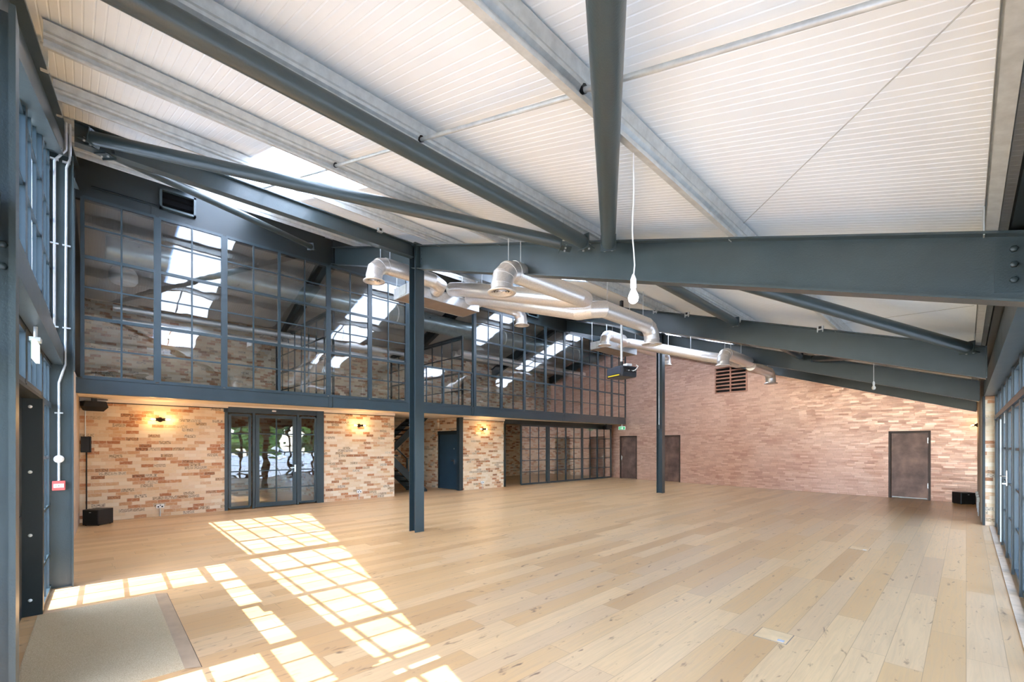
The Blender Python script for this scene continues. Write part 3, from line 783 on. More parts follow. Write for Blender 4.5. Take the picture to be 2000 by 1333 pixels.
m = MB().box(-.025, .03, 3.31, 3.40, .02, 2.46).box(-.025, .03, 4.23, 4.32, .02, 2.46).box(-.025, .03, 3.4, 4.23, 2.38, 2.46).box(-.025, .03, 3.4, 4.23, .02, .13)
leaf = m.build('leaf', STEELB, r)
m = MB().box(-.02, .022, 3.80, 3.83, .1, 2.4)
for z in DZ[1:-1]: m.box(-.02, .022, 3.4, 4.23, z - .014, z + .014)
m.build('glazing_bars', STEELB, leaf); MB().box(-.003, .003, 3.35, 4.28, .06, 2.42).build('glass', GLASSD, leaf)
MB().box(.03, .045, 4.26, 4.30, .92, 1.12).box(.045, .075, 4.15, 4.29, 1.03, 1.05).build('handle', CHROME, leaf)
MB().bevbox(.0, .05, 3.70, 3.80, 2.56, 2.60, .008).build('sensor', WHITEP, r)
# corridor behind
struct(MB().box(-3.6, -.22, 5.3, 5.5, 0, 2.68).box(-3.6, -.22, 2.2, 2.35, 0, 2.68).build('wall_corridor', BRICKX, loc=LW, rz=LROT), 'side walls of the corridor behind the glazed door', 'wall')
# recess with stairs and navy door
rec = MB()
rec.box(-17.0, -14.27, 9.90, 10.06, 0, 2.68); rec.box(-14.27, -13.0, 9.97, 10.06, 2.12, 2.68)
struct(rec.build('wall_recess', BRICKX), 'brick side wall of the stair recess', 'wall')
struct(MB().box(-17.0, -13.2, 7.2, 7.3, 0, 2.68).build('wall_stair_side', BACKRM), 'side wall of the stair recess nearest the corridor', 'wall')
tag(MB().box(-13.02, -12.85, 9.86, 10.03, 0, 2.66).build('recess_post', STEELB), 'wide steel post between navy door and brick wall', 'post')
r = sroot('door_3', 'navy blue flush door at the end of the stair recess', 'door', (0, 9.93, 0))
lfo = MB().box(-14.20, -13.06, 0, .05, .01, 2.05).build('leaf', NAVY, r)
MB().box(-14.27, -14.20, -.02, .06, 0, 2.12).box(-14.33, -13.02, -.03, .06, 2.05, 2.19).build('frame', DARKST, r)
MB().box(-13.26, -13.22, -.02, 0, .95, 1.12).box(-13.38, -13.22, -.06, -.04, 1.06, 1.08).build('handle', CHROME, lfo)
MB().lathe([(.018, 0), (.018, -.012), (.0001, -.012)], (-13.25, 0, 1.52), 12, 'Y').build('lock', CHROME, lfo)
# staircase
t = thing('staircase', 'dark steel dogleg staircase in the recess behind the free column', 'staircase')
def stringer(mb, p, q, h=.24, w=.04):
    mb.extr([(-w / 2, -h), (w / 2, -h), (w / 2, 0), (-w / 2, 0)], p, q, vert_ends=True)
for x in (-15.25, -14.25):
    m = MB(); stringer(m, (x, 7.55, 1.32), (x, 9.45, 2.98), .22, .05); m.build('stringer', DARKST, t)
for k in range(9):
    y = 7.62 + k * .205; z = 1.30 + k * .18
    MB().box(-15.22, -14.28, y, y + .23, z, z + .04).build('tread', DARKST, t)
for x in (-14.35, -13.5):
    m = MB(); stringer(m, (x, 8.9, 0.06), (x, 7.55, 1.3)); m.build('stringer', DARKST, t)
for k in range(6):
    y = 8.75 - k * .22; z = .14 + k * .2
    MB().box(-14.33, -13.52, y - .24, y, z, z + .04).build('tread', DARKST, t)
MB().box(-14.42, -14.36, 8.60, 8.66, 0, 1.18).build('newel_post', STEELB, t)
MB().tube((-14.39, 8.63, 1.15), (-14.39, 7.55, 2.1), .025, 10).build('handrail', STEELB, t)
for k in range(3):
    MB().tube((-14.39, 8.63, .85 - k * .27), (-14.39, 7.55, 1.8 - k * .27), .009, 8).build('guard_rail', CHROME, t)
MB().box(-15.45, -13.5, 7.32, 7.75, 1.28, 1.33).build('landing', DARKST, t)

# glazed screen at the far end under the mezzanine
SZ = [0.04, 0.54, 1.01, 1.49, 1.97, 2.47]
struct(MB().box(-.08, .03, 12.04, 19.28, 2.5, 2.68).box(-.10, .04, 12.02, 12.10, 0, 2.5).build('trim_5', DARKST, loc=LW, rz=LROT), 'dark head and jamb of the glazed screen', 'trim')
scr = [(12.97, 14.52, 3, 'left part of the glazed screen beside its opening'), (14.62, 16.90, 4, 'middle part of the glazed screen under the mezzanine'), (16.96, 19.22, 4, 'right part of the glazed screen by the copper wall')]
for a, b, n_, l in scr:
    us = thirds(a, b, n_); W(l, LW, LROT, us, SZ, thick_u=((us[2],) if n_ == 4 else ()), glass=GLASSD, tU=.07)
tag(MB().box(-.06, .06, 14.50, 14.64, 0, 2.5).build('screen_post', STEELB, loc=LW, rz=LROT), 'stout post in the glazed screen under the mezzanine', 'post')
struct(MB().box(-17.0, -13.0, 19.6, 19.7, 0, 2.7).build('wall_store', BRICKX), 'brick wall behind the glazed screen', 'wall')

# ---------------------------------------------------------------- copper doors and louvre in the far wall
DL = ['copper-clad door left of the far column, recessed and ajar', 'copper-clad door partly hidden by the far column', 'patinated copper door near the right corner']
for i, (a, b) in enumerate(DOORS):
    r = sroot('door_%d' % (4 + i), DL[i], 'door', FW, FROT); a, b = lf(a), lf(b)
    MB().box(a, a + .055, -.012, .20, 0, 2.10).box(b - .055, b, -.012, .20, 0, 2.10).box(a, b, -.012, .20, 2.04, 2.10).build('frame', PATFR, r)
    o = MB().box(0, b - a - .13, 0, .05, .015, 2.03)
    if i == 0:
        l_ = MB().box(-(b - a - .13), 0, 0, .05, .015, 2.03).build('leaf', PATINA, r, (b - .06, .10, 0), 0.10)
        MB().box(-(b - a - .13) + .02, -(b - a - .13) + .05, -.02, 0, .9, 1.15).box(-(b - a - .13) + .03, -(b - a - .13) + .14, -.06, -.04, 1.05, 1.07).build('handle', CHROME, l_)
    else:
        l_ = o.build('leaf', PATINA, r, (a + .065, .03, 0), 0)
        for z in (.35, 1.72):
            MB().box(b - a - .14, b - a - .12, -.012, .0, z, z + .16).build('hinge', CHROME, l_)
    if i == 2:
        MB().box(0.02, b - a - .15, -.006, 0.0, .02, .05).build('kick_strip', GALV, l_)
t = thing('wall_louvre', 'black slatted louvre with a centre bar high on the copper wall', 'louvre', FW, FROT)
a, b = lf(LOUV[0]), lf(LOUV[1]); z0, z1 = LOUV[2], LOUV[3]; c = (a + b) / 2
COPT = simple('copper_trim', '#b98a74', 0.45, 0.6)
MB().box(a, b, .12, .14, z0, z1).build('back_panel', BLACK, t)
MB().box(a - .03, a + .02, -.02, .1, z0 - .03, z1 + .03).box(b - .02, b + .03, -.02, .1, z0 - .03, z1 + .03).box(a, b, -.02, .1, z0 - .03, z0 + .02).box(a, b, -.02, .1, z1 - .02, z1 + .03).box(c - .03, c + .03, -.02, .1, z0, z1).build('frame', COPT, t)
for k in range(1, 7):
    z = z0 + (z1 - z0) * k / 7; MB().box(a, c - .03, -.015, .06, z - .026, z + .026).box(c + .03, b, -.015, .06, z - .026, z + .026).build('slat', COPT, t)

# ---------------------------------------------------------------- right glazed doors
RZ = [0.05, 0.60, 1.10, 1.62, 2.18]
rp = [13.40, 12.25, 11.05, 9.85, 8.65, 7.45, 6.25, 5.05, 3.85, 2.65, 1.45, 0.25, -0.30]
words = ['first', 'second', 'third', 'fourth', 'fifth', 'sixth', 'seventh', 'eighth', 'ninth', 'tenth', 'eleventh', 'twelfth']
for i in range(12):
    b, a = rp[i] - .04, rp[i + 1] + .04
    if a > b - .2: continue
    us = [a, (a + b) / 2, b] if b - a > .6 else [a, b]
    W('right-hand glass door panel, %s from the brick pier' % words[i], (0.46, 0, 0), 0, us, RZ, tU=.07, dep=.06)
    W('right-hand top light, %s from the brick pier' % words[i], (0.46, 0, 0), 0, us, [2.26, 2.66], tU=.05, dep=.06)
mb = MB()
for y in rp[:-1]: mb.box(.41, .53, y - .04, y + .04, 0, 2.68)
mb.box(.40, .54, -.3, 13.4, 2.18, 2.26)
struct(mb.build('trim_6', STEELB), 'steel posts and transom of the right-hand glass doors', 'trim')
struct(MB().box(.33, .40, -.3, 13.42, 0, .012).build('trim_7', TIMBER), 'timber threshold strip along the right-hand doors', 'trim')
t = thing('lever_handle', 'chrome lever handle pair on the right-hand glass door', 'handle', (.415, 9.62, 1.22))
MB().box(-.012, 0, -.02, .02, -.14, .08).build('plate', CHROME, t); MB().path([(-.012, 0, 0), (-.06, 0, 0), (-.06, .12, 0)], .009, 8).build('lever', CHROME, t); MB().box(-.05, -.012, -.01, .01, -.12, -.10).build('thumb_turn', CHROME, t)
tag(MB().box(.395, .41, 11.0, 11.03, .05, 2.1).build('astragal', GALV), 'pale weather strip on the edge of a right-hand door', 'strip')
tag(MB().box(.40, .41, 10.0, 10.05, 2.0, 2.16).build('door_closer', GALV), 'white door closer near the head of the right-hand door', 'closer')

# ---------------------------------------------------------------- entrance mat and floor boxes
t = thing('entrance_mat', 'rectangular coir mat set in the floor in the left foreground', 'mat', (0, 0, 0))
m = MB().add([(-6.36, -.30, .004), (-4.08, -.34, .004), (-4.08, .56, .004), (-6.36, .60, .004)], [(0, 1, 2, 3)])
m.add([(-6.36, -.30, 0), (-4.08, -.34, 0), (-4.08, .56, 0), (-6.36, .60, 0), (-6.36, -.30, .004), (-4.08, -.34, .004), (-4.08, .56, .004), (-6.36, .60, .004)], [(0, 1, 5, 4), (1, 2, 6, 5), (2, 3, 7, 6), (3, 0, 4, 7)])
m.build('matting', COIR, t)
OAKB = simple('oak_border', '#a68c6f', 0.45, 0, 0.5, 0.08, 5)
MB().add([(-6.36, .60, .003), (-4.08, .56, .003), (-4.02, .655, .003), (-6.30, .70, .003)], [(0, 1, 2, 3)]).build('border', OAKB, t)
MB().add([(-6.30, .70, .002), (-4.02, .655, .002), (-4.02, .659, .002), (-6.30, .704, .002)], [(0, 1, 2, 3)]).build('border_joint', DARKBR, t)
for k, (x, y, l) in enumerate(((-1.18, 4.36, 'recessed floor box lid in the nearer right part of the floor'), (-1.2, 9.0, 'recessed floor box lid farther down the right side'))):
    t = thing('floor_box', l, 'floor box', (x, y, 0))
    MB().box(-.128, .128, -.128, .128, 0, .0025).build('lid_frame', simple('brown_metal', '#75685a', .5), t); MB().box(-.122, .122, -.122, .122, .0, .0032).build('lid', simple('oak_lid', '#d2ae80', .4), t)
    MB().box(.05, .1, -.1, -.05, .003, .0042).build('cable_flap', ZINC, t)

# ---------------------------------------------------------------- ducts
def duct_out(t, x, y, z, r=.148):
    # rim and diffuser rings, at (x,y) opening downwards at height z
    rim = MB().lathe([(r, .035), (r + .05, .006), (r + .05, -.006), (r - .01, -.006), (r - .02, .02)], (x, y, z), 36).build('rim', DUCT, t)
    for rr_ in (.115, .078, .045):
        MB().lathe([(rr_, .02), (rr_ + .018, .0), (rr_ + .014, .0), (rr_ - .006, .022)], (x, y, z), 30).build('diffuser_ring', DUCT, rim)
    MB().lathe([(.0001, .012), (.02, .008), (.022, .014), (.0001, .03)], (x, y, z), 16).build('diffuser_core', DUCT, rim)
def elbow(p, d_in, R=0.25, n=3):
    """points turning from horizontal travel d_in to straight down, ending below p"""
    p = Vector(p); d = Vector(d_in).normalized(); pts = []
    for i in range(n + 1):
        a = (i / n) * PI / 2
        pts.append(p + d * (R * math.sin(a)) + Vector((0, 0, -R * (1 - math.cos(a)))))
    return pts
def seams(t, pts, r):
    for a, b in zip(pts[:-1], pts[1:]):
        a = Vector(a); b = Vector(b); d = (b - a).normalized()
        MB().tube(a - d * .004, a + d * .004, r + .005, 32).build('seam', DUCT, t)
def hanger(t, x, y, z, lean=0.0):
    MB().tube((x, y, z), (x + lean, y + lean * .2, zr(x) + .14), .0065, 8).build('hanger_rod', ZINC, t)

def system(dy, A, C, D, Eo, B1, B2, tagname):
    x0, x1, y0, y1, z0, z1 = -8.62, -8.0, 4.85 + dy, 6.72 + dy, 4.80, 5.03
    t = thing('fan_coil_unit', 'flat silver ceiling heating unit %s' % tagname, 'air unit')
    MB().box(x0, x1, y0, y1, z0, z1).build('casing', ZINC, t)
    MB().box(x0 + .05, x1 - .03, y0 + .03, y1 - .03, z0 - .008, z0).build('grille_panel', simple('brown_panel', '#85776c', .7), t)
    MB().box(x1 + .0, x1 + .012, y0 + .3, y1 - .03, z1 - .03, z1).build('flange', GALV, t)
    MB().box(x0 + .22, x0 + .50, y0 - .012, y0, z0 + .02, z1 - .02).build('service_panel', GALV, t)
    for x in (x0 + .03, x1 - .03):
        for y in (y0 + .05, y1 - .05):
            MB().tube((x, y, z0 - .01), (x, y, zr(x) + .15), .008, 8).build('hanger_rod', ZINC, t)
    R = .148
    # long runs towards the camera side (parallel to Y)
    def run_near(X, ya, yb, Z, lab, link=None, zout=.33):
        tt = thing('air_duct', lab, 'duct')
        pts = elbow((X, ya + .25, Z), (0, -1, 0))
        down = pts[-1] + Vector((0, 0, -zout + .25))
        path = [Vector((X, yb, Z))] + pts + [down]
        if link: path = [Vector(q) for q in link] + path
        MB().path(path, R, 32, True, True).build('duct_run', DUCT, tt); seams(tt, pts + [down], R)
        duct_out(tt, down.x, down.y, down.z - .02, R)
        if link and len(link) > 3:
            a_, b_ = Vector(link[1]), Vector(link[2])
            for f_ in (.25, .55, .85):
                p_ = a_.lerp(b_, f_); hanger(tt, p_.x, p_.y, p_.z + R - .03)
        hanger(tt, X, ya + .13, Z + R - .03); hanger(tt, X + .1, ya + .27, Z + R - .03); hanger(tt, X, (ya + yb) / 2 + .4, Z + R)
        return tt
    def run_far(X, ya, yb, Z, lab, link=None, zout=.33):
        tt = thing('air_duct', lab, 'duct')
        pts = elbow((X, yb - .25, Z), (0, 1, 0))
        down = pts[-1] + Vector((0, 0, -zout + .25))
        path = [Vector((X, ya, Z))] + pts + [down]
        if link: path = [Vector(q) for q in link] + path
        MB().path(path, R, 32, True, True).build('duct_run', DUCT, tt); seams(tt, pts + [down], R)
        duct_out(tt, down.x, down.y, down.z - .02, R)
        if link and len(link) > 3:
            a_, b_ = Vector(link[1]), Vector(link[2])
            for f_ in (.25, .55, .85):
                p_ = a_.lerp(b_, f_); hanger(tt, p_.x, p_.y, p_.z + R - .03)
        hanger(tt, X, yb - .35, Z + R); hanger(tt, X - .1, ya + .25, Z + R - .02); hanger(tt, X, (ya + yb) / 2, Z + R)
        return tt
    run_near(*A[:4], A[4], A[5]); run_far(*C[:4], C[4], C[5]); run_near(*D[:4], D[4], D[5]); run_far(*Eo[:4], Eo[4], Eo[5])
system(0.0,
       (-4.46, 4.15, 5.85, 4.12, 'silver duct with downturned outlet, the nearest and largest', [(-7.98, 5.90, 5.12), (-7.7, 5.92, 5.06), (-4.85, 6.00, 4.20), (-4.50, 6.02, 4.13)]),
       (-4.45, 6.60, 8.30, 4.06, 'silver duct ending in an outlet behind the white pendant lamp', [(-7.98, 6.42, 5.04), (-7.7, 6.43, 4.98), (-4.90, 6.45, 4.08), (-4.60, 6.48, 4.06)]),
       (-7.70, 3.92, 5.20, 5.07, 'silver duct and outlet crossing behind the nearer free column', [(-7.98, 5.50, 5.0), (-7.80, 5.45, 5.05)]),
       (-8.15, 6.90, 8.30, 5.16, 'short silver duct with outlet in front of the open mezzanine bay', [(-8.25, 6.74, 5.06)]), None, None, 'behind the nearer free column')
system(7.15,
       (-4.50, 12.2, 14.1, 4.12, 'silver duct outlet above the black wall louvre', [(-7.98, 13.0, 5.08), (-7.7, 13.0, 5.02), (-5.35, 12.95, 4.25), (-5.0, 13.1, 4.16), (-4.78, 14.05, 4.12)]),
       (-4.50, 14.36, 16.3, 4.04, 'silver duct with the farthest outlet against the copper wall', None),
       (-7.70, 11.45, 12.45, 5.05, 'silver duct outlet left of the projector pole', [(-7.98, 12.75, 4.98), (-7.80, 12.70, 5.03)]),
       (-8.15, 13.95, 16.4, 5.12, 'small silver duct outlet just right of the far column', [(-8.25, 13.89, 5.0)]), None, None, 'above and left of the projector')
# thin pipe loop near the first unit
tag(MB().path([(-7.9, 5.0, 5.35), (-7.6, 5.9, 5.35), (-7.55, 6.3, 5.3), (-7.95, 6.5, 5.2)], .012, 8).build('condensate_pipe', ZINC), 'thin white pipe loop beside the heating unit at the column', 'pipe')

# ---------------------------------------------------------------- pendant lamps, projector
t = thing('pendant_lamp', 'white pendant bulb hanging in front of the first rafter', 'lamp', (-1.54, 2.625, 0))
pts = [(0, 0, zr(-1.54) + .01)] + [(0.012 * math.sin(i * .9) * i / 8, -.010 * math.cos(i * .8) * i / 8, zr(-1.54) - (zr(-1.54) - 2.78) * i / 10) for i in range(1, 10)] + [(0, 0, 2.78)]
MB().path(pts, .0045, 8).build('cord', WHITEP, t)
hold = MB().lathe([(.006, .06), (.010, .05), (.019, .025), (.020, -.03), (.016, -.035)], (0, 0, 2.75), 20).build('lamp_holder', WHITEP, t)
MB().lathe([(.013, .0), (.016, -.012), (.030, -.042), (.034, -.062), (.030, -.084), (.016, -.098), (.0001, -.101)], (0, 0, 2.715), 24).build('bulb', BULBW, hold)
t = thing('pendant_lamp', 'small pendant bulb far away above the right-hand copper door', 'lamp', (-1.50, 13.2, 0))
MB().tube((0, 0, zr(-1.5) + .01), (0, 0, 3.12), .006, 6).build('cord', WHITEP, t)
MB().lathe([(.01, .06), (.022, .03), (.022, -.03)], (0, 0, 3.09), 12).build('lamp_holder', WHITEP, t)
MB().lathe([(.015, 0), (.04, -.06), (.03, -.10), (.0001, -.11)], (0, 0, 3.06), 16).build('bulb', simple('frosted_bulb', '#e8e4da', .4), t)

t = thing('projector', 'black projector with a yellow stripe on a ceiling pole', 'projector', (-5.40, 8.70, 3.32), -0.32)
body = MB().bevbox(-.27, .27, -.22, .22, -.15, .08, .03).build('body', simple('projector_shell', '#2b2d33', .45), t)
MB().box(-.22, .24, -.228, -.22, -.09, .05).build('front_grille', simple('projector_front', '#343a46', .5), t)
MB().box(-.19, .19, -.232, -.222, -.125, -.105).build('yellow_stripe', YELLOW, t)
MB().box(.27, .278, -.15, .18, -.06, .05).build('socket_panel', BLACK, t)
for k in range(5): MB().tube((.278, -.1 + k * .06, -.02), (.30, -.1 + k * .06, -.02), .012, 8).build('connector', WHITEP if k % 2 else CHROME, t)
MB().path([(.30, .1, -.02), (.36, .12, .02), (.37, .15, .07), (.30, .16, .11)], .008, 8).build('cable', WHITEP, t)
MB().box(-.10, .12, -.12, .12, .08, .11).build('mount_plate', simple('mount_navy', '#35414f', .5), t)
MB().box(.02, .16, .02, .16, .11, .16).build('junction_box', WHITEP, t)
MB().tube((0, 0, .10), (0, 0, .22), .034, 16).build('collar', BLACK, t)
MB().tube((0, 0, .18), (0, 0, zr(-5.4) - 3.30 - .02), .026, 16).build('pole', ZINC, t)
MB().box(-.03, .03, -.03, .03, zr(-5.4) - 3.30 - .18, zr(-5.4) - 3.30 + .02).build('clamp', BLACK, t)

# ---------------------------------------------------------------- wall sconces
def sconce(lab, loc, rz, s=1.0, light=True):
    t = thing('wall_sconce', lab, 'wall lamp', loc, rz)
    MB().lathe([(.055, 0), (.055, .02), (.03, .035), (.03, .09), (.0001, .095)], (0, 0, 0), 20, 'X').build('back_plate', DARKBR, t)
    MB().tube((.09, -.045, 0), (.09, .045, 0), .022, 12).build('arm', DARKBR, t)
    for sg in (-1, 1):
        cp = MB().lathe([(.035, .045 * sg), (.037, .085 * sg), (.03, .09 * sg)], (.09, 0, 0), 18, 'Y').build('cap', DARKBR, t)
        g = MB().lathe([(.033, .088 * sg), (.036, .10 * sg), (.036, .19 * sg), (.026, .215 * sg), (.0001, .222 * sg)], (.09, 0, 0), 20, 'Y').build('glass_shade', GLASS, cp)
        MB().lathe([(.010, .09 * sg), (.016, .11 * sg), (.019, .15 * sg), (.012, .175 * sg), (.0001, .18 * sg)], (.09, 0, 0), 14, 'Y').build('bulb', WARM, cp)
        if light:
            ld = bpy.data.lights.new('sconce_light', 'POINT'); ld.energy = 2.4; ld.color = (1.0, 0.66, 0.30); ld.shadow_soft_size = .03
            lo = bpy.data.objects.new('sconce_light', ld); COL.objects.link(lo); lo.parent = t; lo.location = (.12, .15 * sg, .0)
def lwp(y, x=0.0, z=0.0): # point on lower wall
    M = Matrix.Rotation(LROT, 4, 'Z'); p = M @ Vector((x, y, z)); return (p.x + LW[0], p.y + LW[1], z)
sconce('twin glass wall lamp on the brick wall above the left socket', lwp(1.34, 0, 2.26), LROT)
sconce('twin glass wall lamp on the brick wall between corridor door and stairs', lwp(6.12, 0, 2.26), LROT)
sconce('twin glass wall lamp on the brick wall right of the navy door', lwp(10.95, 0, 2.26), LROT)
sconce('lit wall lamp on the plain wall at the far right corner', (0.22, 17.2, 2.20), PI)

# sockets
def socket(lab, y):
    p = lwp(y, 0, .24); t = thing('power_socket', lab, 'socket', p, LROT)
    MB().bevbox(0, .035, -.075, .075, -.045, .045, .005).build('back_box', GALV, t)
    fp = MB().box(.035, .039, -.073, .073, -.043, .043).build('face_plate', WHITEP, t)
    for s in (-.036, .036):
        MB().box(.039, .0395, s - .016, s + .016, -.026, .004).build('pin_holes', BLACK, fp)
    MB().box(.039, .044, -.012, .012, .012, .03).build('rocker', BLACK, fp)
    MB().tube((.015, 0, -.045), (.015, 0, -.24), .010, 10).build('drop_conduit', ZINC, t)
socket('double power socket on the brick wall under the left wall lamp', 1.34)
socket('double power socket low on the brick wall between corridor door and stairs', 6.12)
socket('double power socket low on the brick wall right of the navy door', 10.93)
for k in range(3):
    t = thing('power_socket', ['grey socket box at the foot of the right wall, farthest', 'grey socket box at the foot of the right wall, middle', 'grey socket box at the foot of the right wall, nearest the pier'][k], 'socket', (.22, 16.9 - k * .9, .38 - .0 * k))
    MB().bevbox(-.05, 0, -.06, .06, -.05, .06, .006).build('box', GALV, t); MB().tube((-.02, 0, -.05), (-.02, 0, -.38), .011, 8).build('drop_conduit', ZINC, t)

# ---------------------------------------------------------------- speakers
FEET = simple('rubber', '#0c0c0c', .8)
def subwoofer(lab, loc, rz, w=.34, d=.34, h=.33):
    t = thing('subwoofer', lab, 'speaker', loc, rz)
    cab = MB().bevbox(-w / 2, w / 2, -d / 2, d / 2, .012, h, .008).build('cabinet', BLACK, t)
    MB().box(-w / 2 + .02, w / 2 - .02, -d / 2 - .006, -d / 2, .03, h - .02).build('grille', simple('speaker_cloth', '#0a0a0b', .9), t)
    for a in (-1, 1):
        for b in (-1, 1): MB().tube((a * (w / 2 - .04), b * (d / 2 - .04), 0), (a * (w / 2 - .04), b * (d / 2 - .04), .015), .015, 10).build('foot', FEET, cab)
    MB().box(-.02, .02, -d / 2 - .008, -d / 2 - .006, h - .06, h - .05).build('badge', GALV, t)
subwoofer('black subwoofer on the floor at the near end of the brick wall', (-12.72, .27, 0), PI / 4)
subwoofer('black subwoofer on the floor in the far right corner', (-0.05, 17.88, 0), PI / 5, .36, .32, .33)
t = thing('ceiling_speaker', 'black wedge speaker under the mezzanine at the near end', 'speaker', lwp(.22, .16, 2.50), LROT + .25)
MB().loft([[(-.10, -.20, .10), (.12, -.17, .10), (.12, .17, .10), (-.10, .20, .10)], [(-.10, -.20, .0), (.14, -.20, -.02), (.14, .20, -.02), (-.10, .20, .0)], [(-.10, -.16, -.09), (.06, -.14, -.11), (.06, .14, -.11), (-.10, .16, -.09)]]).build('cabinet', BLACK, t)
MB().box(-.03, .03, -.04, .04, .10, .17).box(-.02, .02, .0, .22, .14, .16).build('bracket', BLACK, t)
t = thing('ceiling_speaker', 'black speaker under the far end of the mezzanine beside the screen', 'speaker', lwp(18.5, .25, 2.52), LROT)
MB().bevbox(-.12, .12, -.16, .16, -.11, .08, .02).build('cabinet', BLACK, t); MB().box(-.03, .03, -.03, .03, .08, .15).build('bracket', BLACK, t)
t = thing('alarm_beacon', 'small red alarm beacon beside the wedge speaker', 'alarm', lwp(-.06, .05, 2.56))
MB().lathe([(.035, 0), (.035, .05), (.02, .07), (.0001, .07)], (0, 0, -.03), 16).build('lens', REDP, t)
t = thing('control_box', 'slim black control box at the near end of the brick wall', 'box', lwp(.10, .06, 1.68), LROT)
MB().bevbox(-.03, .03, -.09, .05, -.17, .17, .006).build('case', BLACK, t); MB().box(-.02, .05, .05, .075, -.17, .17).build('hinged_cover', BLACK, t)
MB().tube((0, -.02, .17), (0, -.02, .95), .010, 8).build('conduit', ZINC, t); MB().tube((0, .0, -.17), (0, .0, -1.66), .012, 8).build('drop_conduit', BLACK, t)

# ---------------------------------------------------------------- conduits on the near column, alarm point, exit signs
CX = -7.40
t = thing('conduit_run', 'left white conduit bending up the near wall column', 'conduit')
MB().path([(CX + .0, -.215, 2.95), (CX + .0, -.215, 4.98), (CX + .02, -.120, 5.14), (CX + .02, -.120, 5.46)], .014, 12).build('pipe', ZINC, t)
t2 = thing('conduit_run', 'right white conduit leading down to the red alarm call point', 'conduit')
MB().path([(CX, -.178, 1.25), (CX, -.178, 2.40), (CX, -.125, 2.62), (CX, -.115, 4.94), (CX + .02, -.085, 5.04), (CX + .02, -.085, 5.46)], .013, 12).build('pipe', ZINC, t2)
MB().lathe([(.045, 0), (.045, .03), (.0001, .034)], (CX - .012, -.178, 1.51), 20, 'X').build('junction_box', WHITEP, t2)
for z in (5.0, 4.02, 3.05):
    for (tt, y) in ((t, -.215), (t2, -.115)):
        MB().box(CX - .012, CX + .018, y - .035, y + .035, z - .008, z + .008).build('saddle', ZINC, tt)
MB().box(CX - .012, CX + .018, -.213, -.143, 2.04, 2.056).build('saddle', ZINC, t2)
t = thing('fire_call_point', 'red and white fire alarm call point on the near wall column', 'alarm', (CX + .0, -.178, 1.20))
MB().bevbox(-.012, .035, -.055, .055, -.055, .055, .006).build('case', simple('faded_red', '#d0605a', .45), t)
MB().box(.035, .038, -.042, .042, -.022, .022).build('glass_panel', WHITEP, t)
for s, w_ in ((-.022, .006), (0, .010), (.022, .006)): MB().box(.038, .0385, s - w_ / 2, s + w_ / 2, -.004, .004).build('marking', BLACK, t)
MB().tube((0, 0, .05), (0, 0, .06), .015, 8).build('entry', ZINC, t)

def exit_sign(lab, loc, rz, w, h, hang):
    t = thing('exit_sign', lab, 'sign', loc, rz)
    MB().box(-w / 2 - .01, w / 2 + .01, -.012, .012, -h / 2, h / 2).build('panel', EXITW, t)
    MB().box(-w / 2 + .005, w / 2 - .005, -.0145, -.012, -h / 2 + .01, h / 2 - .01).build('green_face', EXITG, t)
    # running man, arrow and doorway
    m = MB(); q = h / 2; y0, y1 = -.0165, -.0145
    def Pg(poly): m.prism([(a * q, b * q) for a, b in poly], 'Y', y0, y1)
    Pg([(-.30, .50), (-.18, .62), (-.06, .50), (-.18, .38)]); Pg([(-.45, .28), (-.05, .34), (.12, -.05), (-.1, -.12), (-.22, .12), (-.5, .12)])
    Pg([(-.1, -.08), (.1, -.06), (.25, -.45), (.05, -.55)]); Pg([(-.16, -.02), (0, -.1), (-.3, -.42), (-.62, -.5), (-.64, -.38), (-.38, -.3)])
    Pg([(.45, -.65), (.85, -.65), (.85, .65), (.45, .65)]); Pg([(-1.35, 0), (-1.0, .35), (-1.0, .12), (-.72, .12), (-.72, -.12), (-1.0, -.12), (-1.0, -.35)])
    m.build('pictogram', EXITW, t)
    MB().box(-.06, .06, -.03, .03, h / 2, h / 2 + .03).tube((0, 0, h / 2), (0, 0, h / 2 + hang), .012, 8).build('hanger', GALV, t)
exit_sign('green and white hanging exit sign under the beam above the entrance', (-5.1, -.25, 2.41), -0.03, .28, .15, .12)
exit_sign('small lit exit sign at the far corner of the mezzanine soffit', (-11.62, 18.75, 2.47), 0.15, .32, .16, .12)

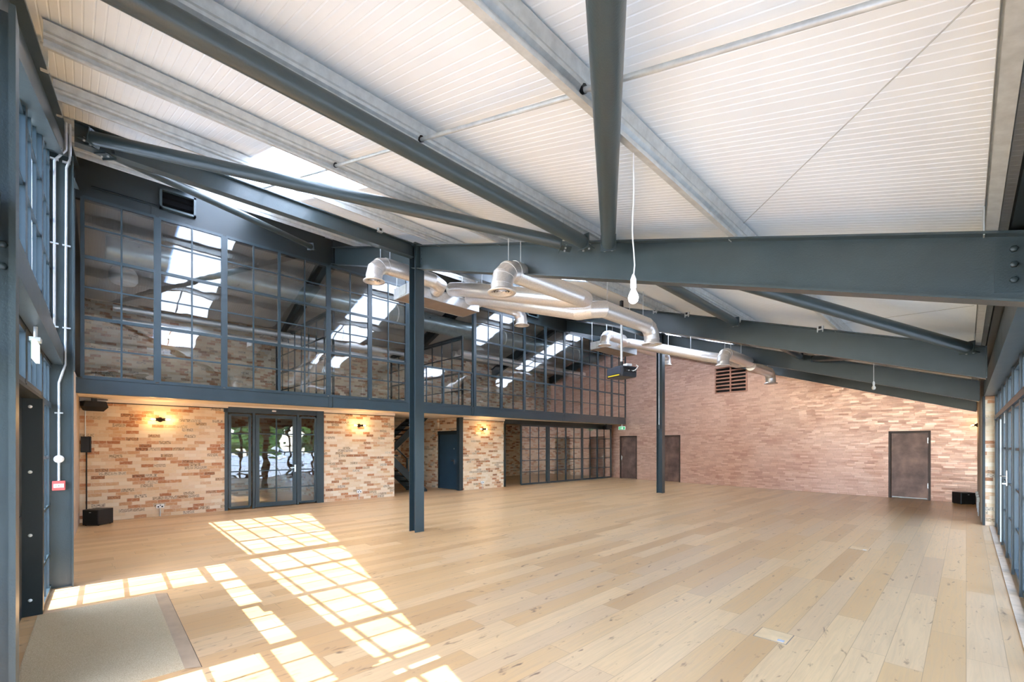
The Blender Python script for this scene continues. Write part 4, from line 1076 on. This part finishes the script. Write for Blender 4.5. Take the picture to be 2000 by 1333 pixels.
# ---------------------------------------------------------------- outside: wall, planting seen through and in the glass
struct(MB().box(9.6, 9.9, -2, 20, -.03, 1.05).build('garden_wall', RENDERW), 'low white garden wall beyond the terrace', 'garden wall')
def ball(mb, c, r, rnd):
    n, m = 14, 9; rings = []
    for j in range(m + 1):
        ph = PI * j / m; ring = []
        for i in range(n):
            th = 2 * PI * i / n; q = r * (1 + rnd.uniform(-.16, .16)); ring.append((c[0] + q * math.sin(ph) * math.cos(th), c[1] + q * math.sin(ph) * math.sin(th), c[2] + q * math.cos(ph) * .9))
        rings.append(ring)
    mb.loft(rings, True, False)
for k, (x, y, l) in enumerate(((12.0, 1.5, 'left'), (12.6, 7.5, 'middle'), (12.2, 13.5, 'right'), (12.4, 19.5, 'farthest'))):
    rnd = random.Random(k); t = thing('garden_tree', 'leafy green garden tree behind the terrace wall, ' + l + ' one', 'tree', (x, y, -.26))
    MB().tube((0, 0, 0), (0, 0, 2.2), .16, 12, .1).build('trunk', BARK, t); m = MB()
    for q in range(16): ball(m, (rnd.uniform(-1.7, 1.7), rnd.uniform(-2.0, 2.0), rnd.uniform(1.6, 4.6)), rnd.uniform(.6, 1.1), rnd)
    m.build('crown', LEAF, t)

# ---------------------------------------------------------------- groups of repeated things
GR = {'purlin': 'galvanised roof purlins', 'sag_rod': 'steel rods between the purlins', 'bracing_wire': 'thin roof bracing wires', 'bracing_tube': 'tubular roof braces',
      'roof_rafter': 'steel rafters down the hall', 'tie_beam': 'steel beams along the column line', 'steel_column': 'steel columns', 'fascia_beam': 'fascia beams of the mezzanine',
      'beam_clamp': 'galvanised beam clamps', 'air_duct': 'silver air ducts with outlets', 'fan_coil_unit': 'ceiling heating units', 'wall_sconce': 'twin glass wall lamps',
      'power_socket': 'power sockets low on the walls', 'subwoofer': 'black floor subwoofers', 'ceiling_speaker': 'small black speakers under the mezzanine', 'pendant_lamp': 'white pendant bulbs',
      'floor_box': 'recessed floor boxes', 'garden_tree': 'trees beyond the terrace', 'conduit_run': 'conduits on the near wall column', 'supply_grille': 'black grilles above the mezzanine glazing',
      'branch_duct': 'slim silver ducts inside the mezzanine', 'exit_sign': 'green exit signs', 'transom_beam': 'steel beams across the near windows', 'mezzanine_post': 'posts of the open mezzanine bay'}
for o in bpy.data.objects:
    b = o.name.split('.')[0]
    if o.parent is None and b in GR and 'category' in o and 'group' not in o: o['group'] = GR[b]
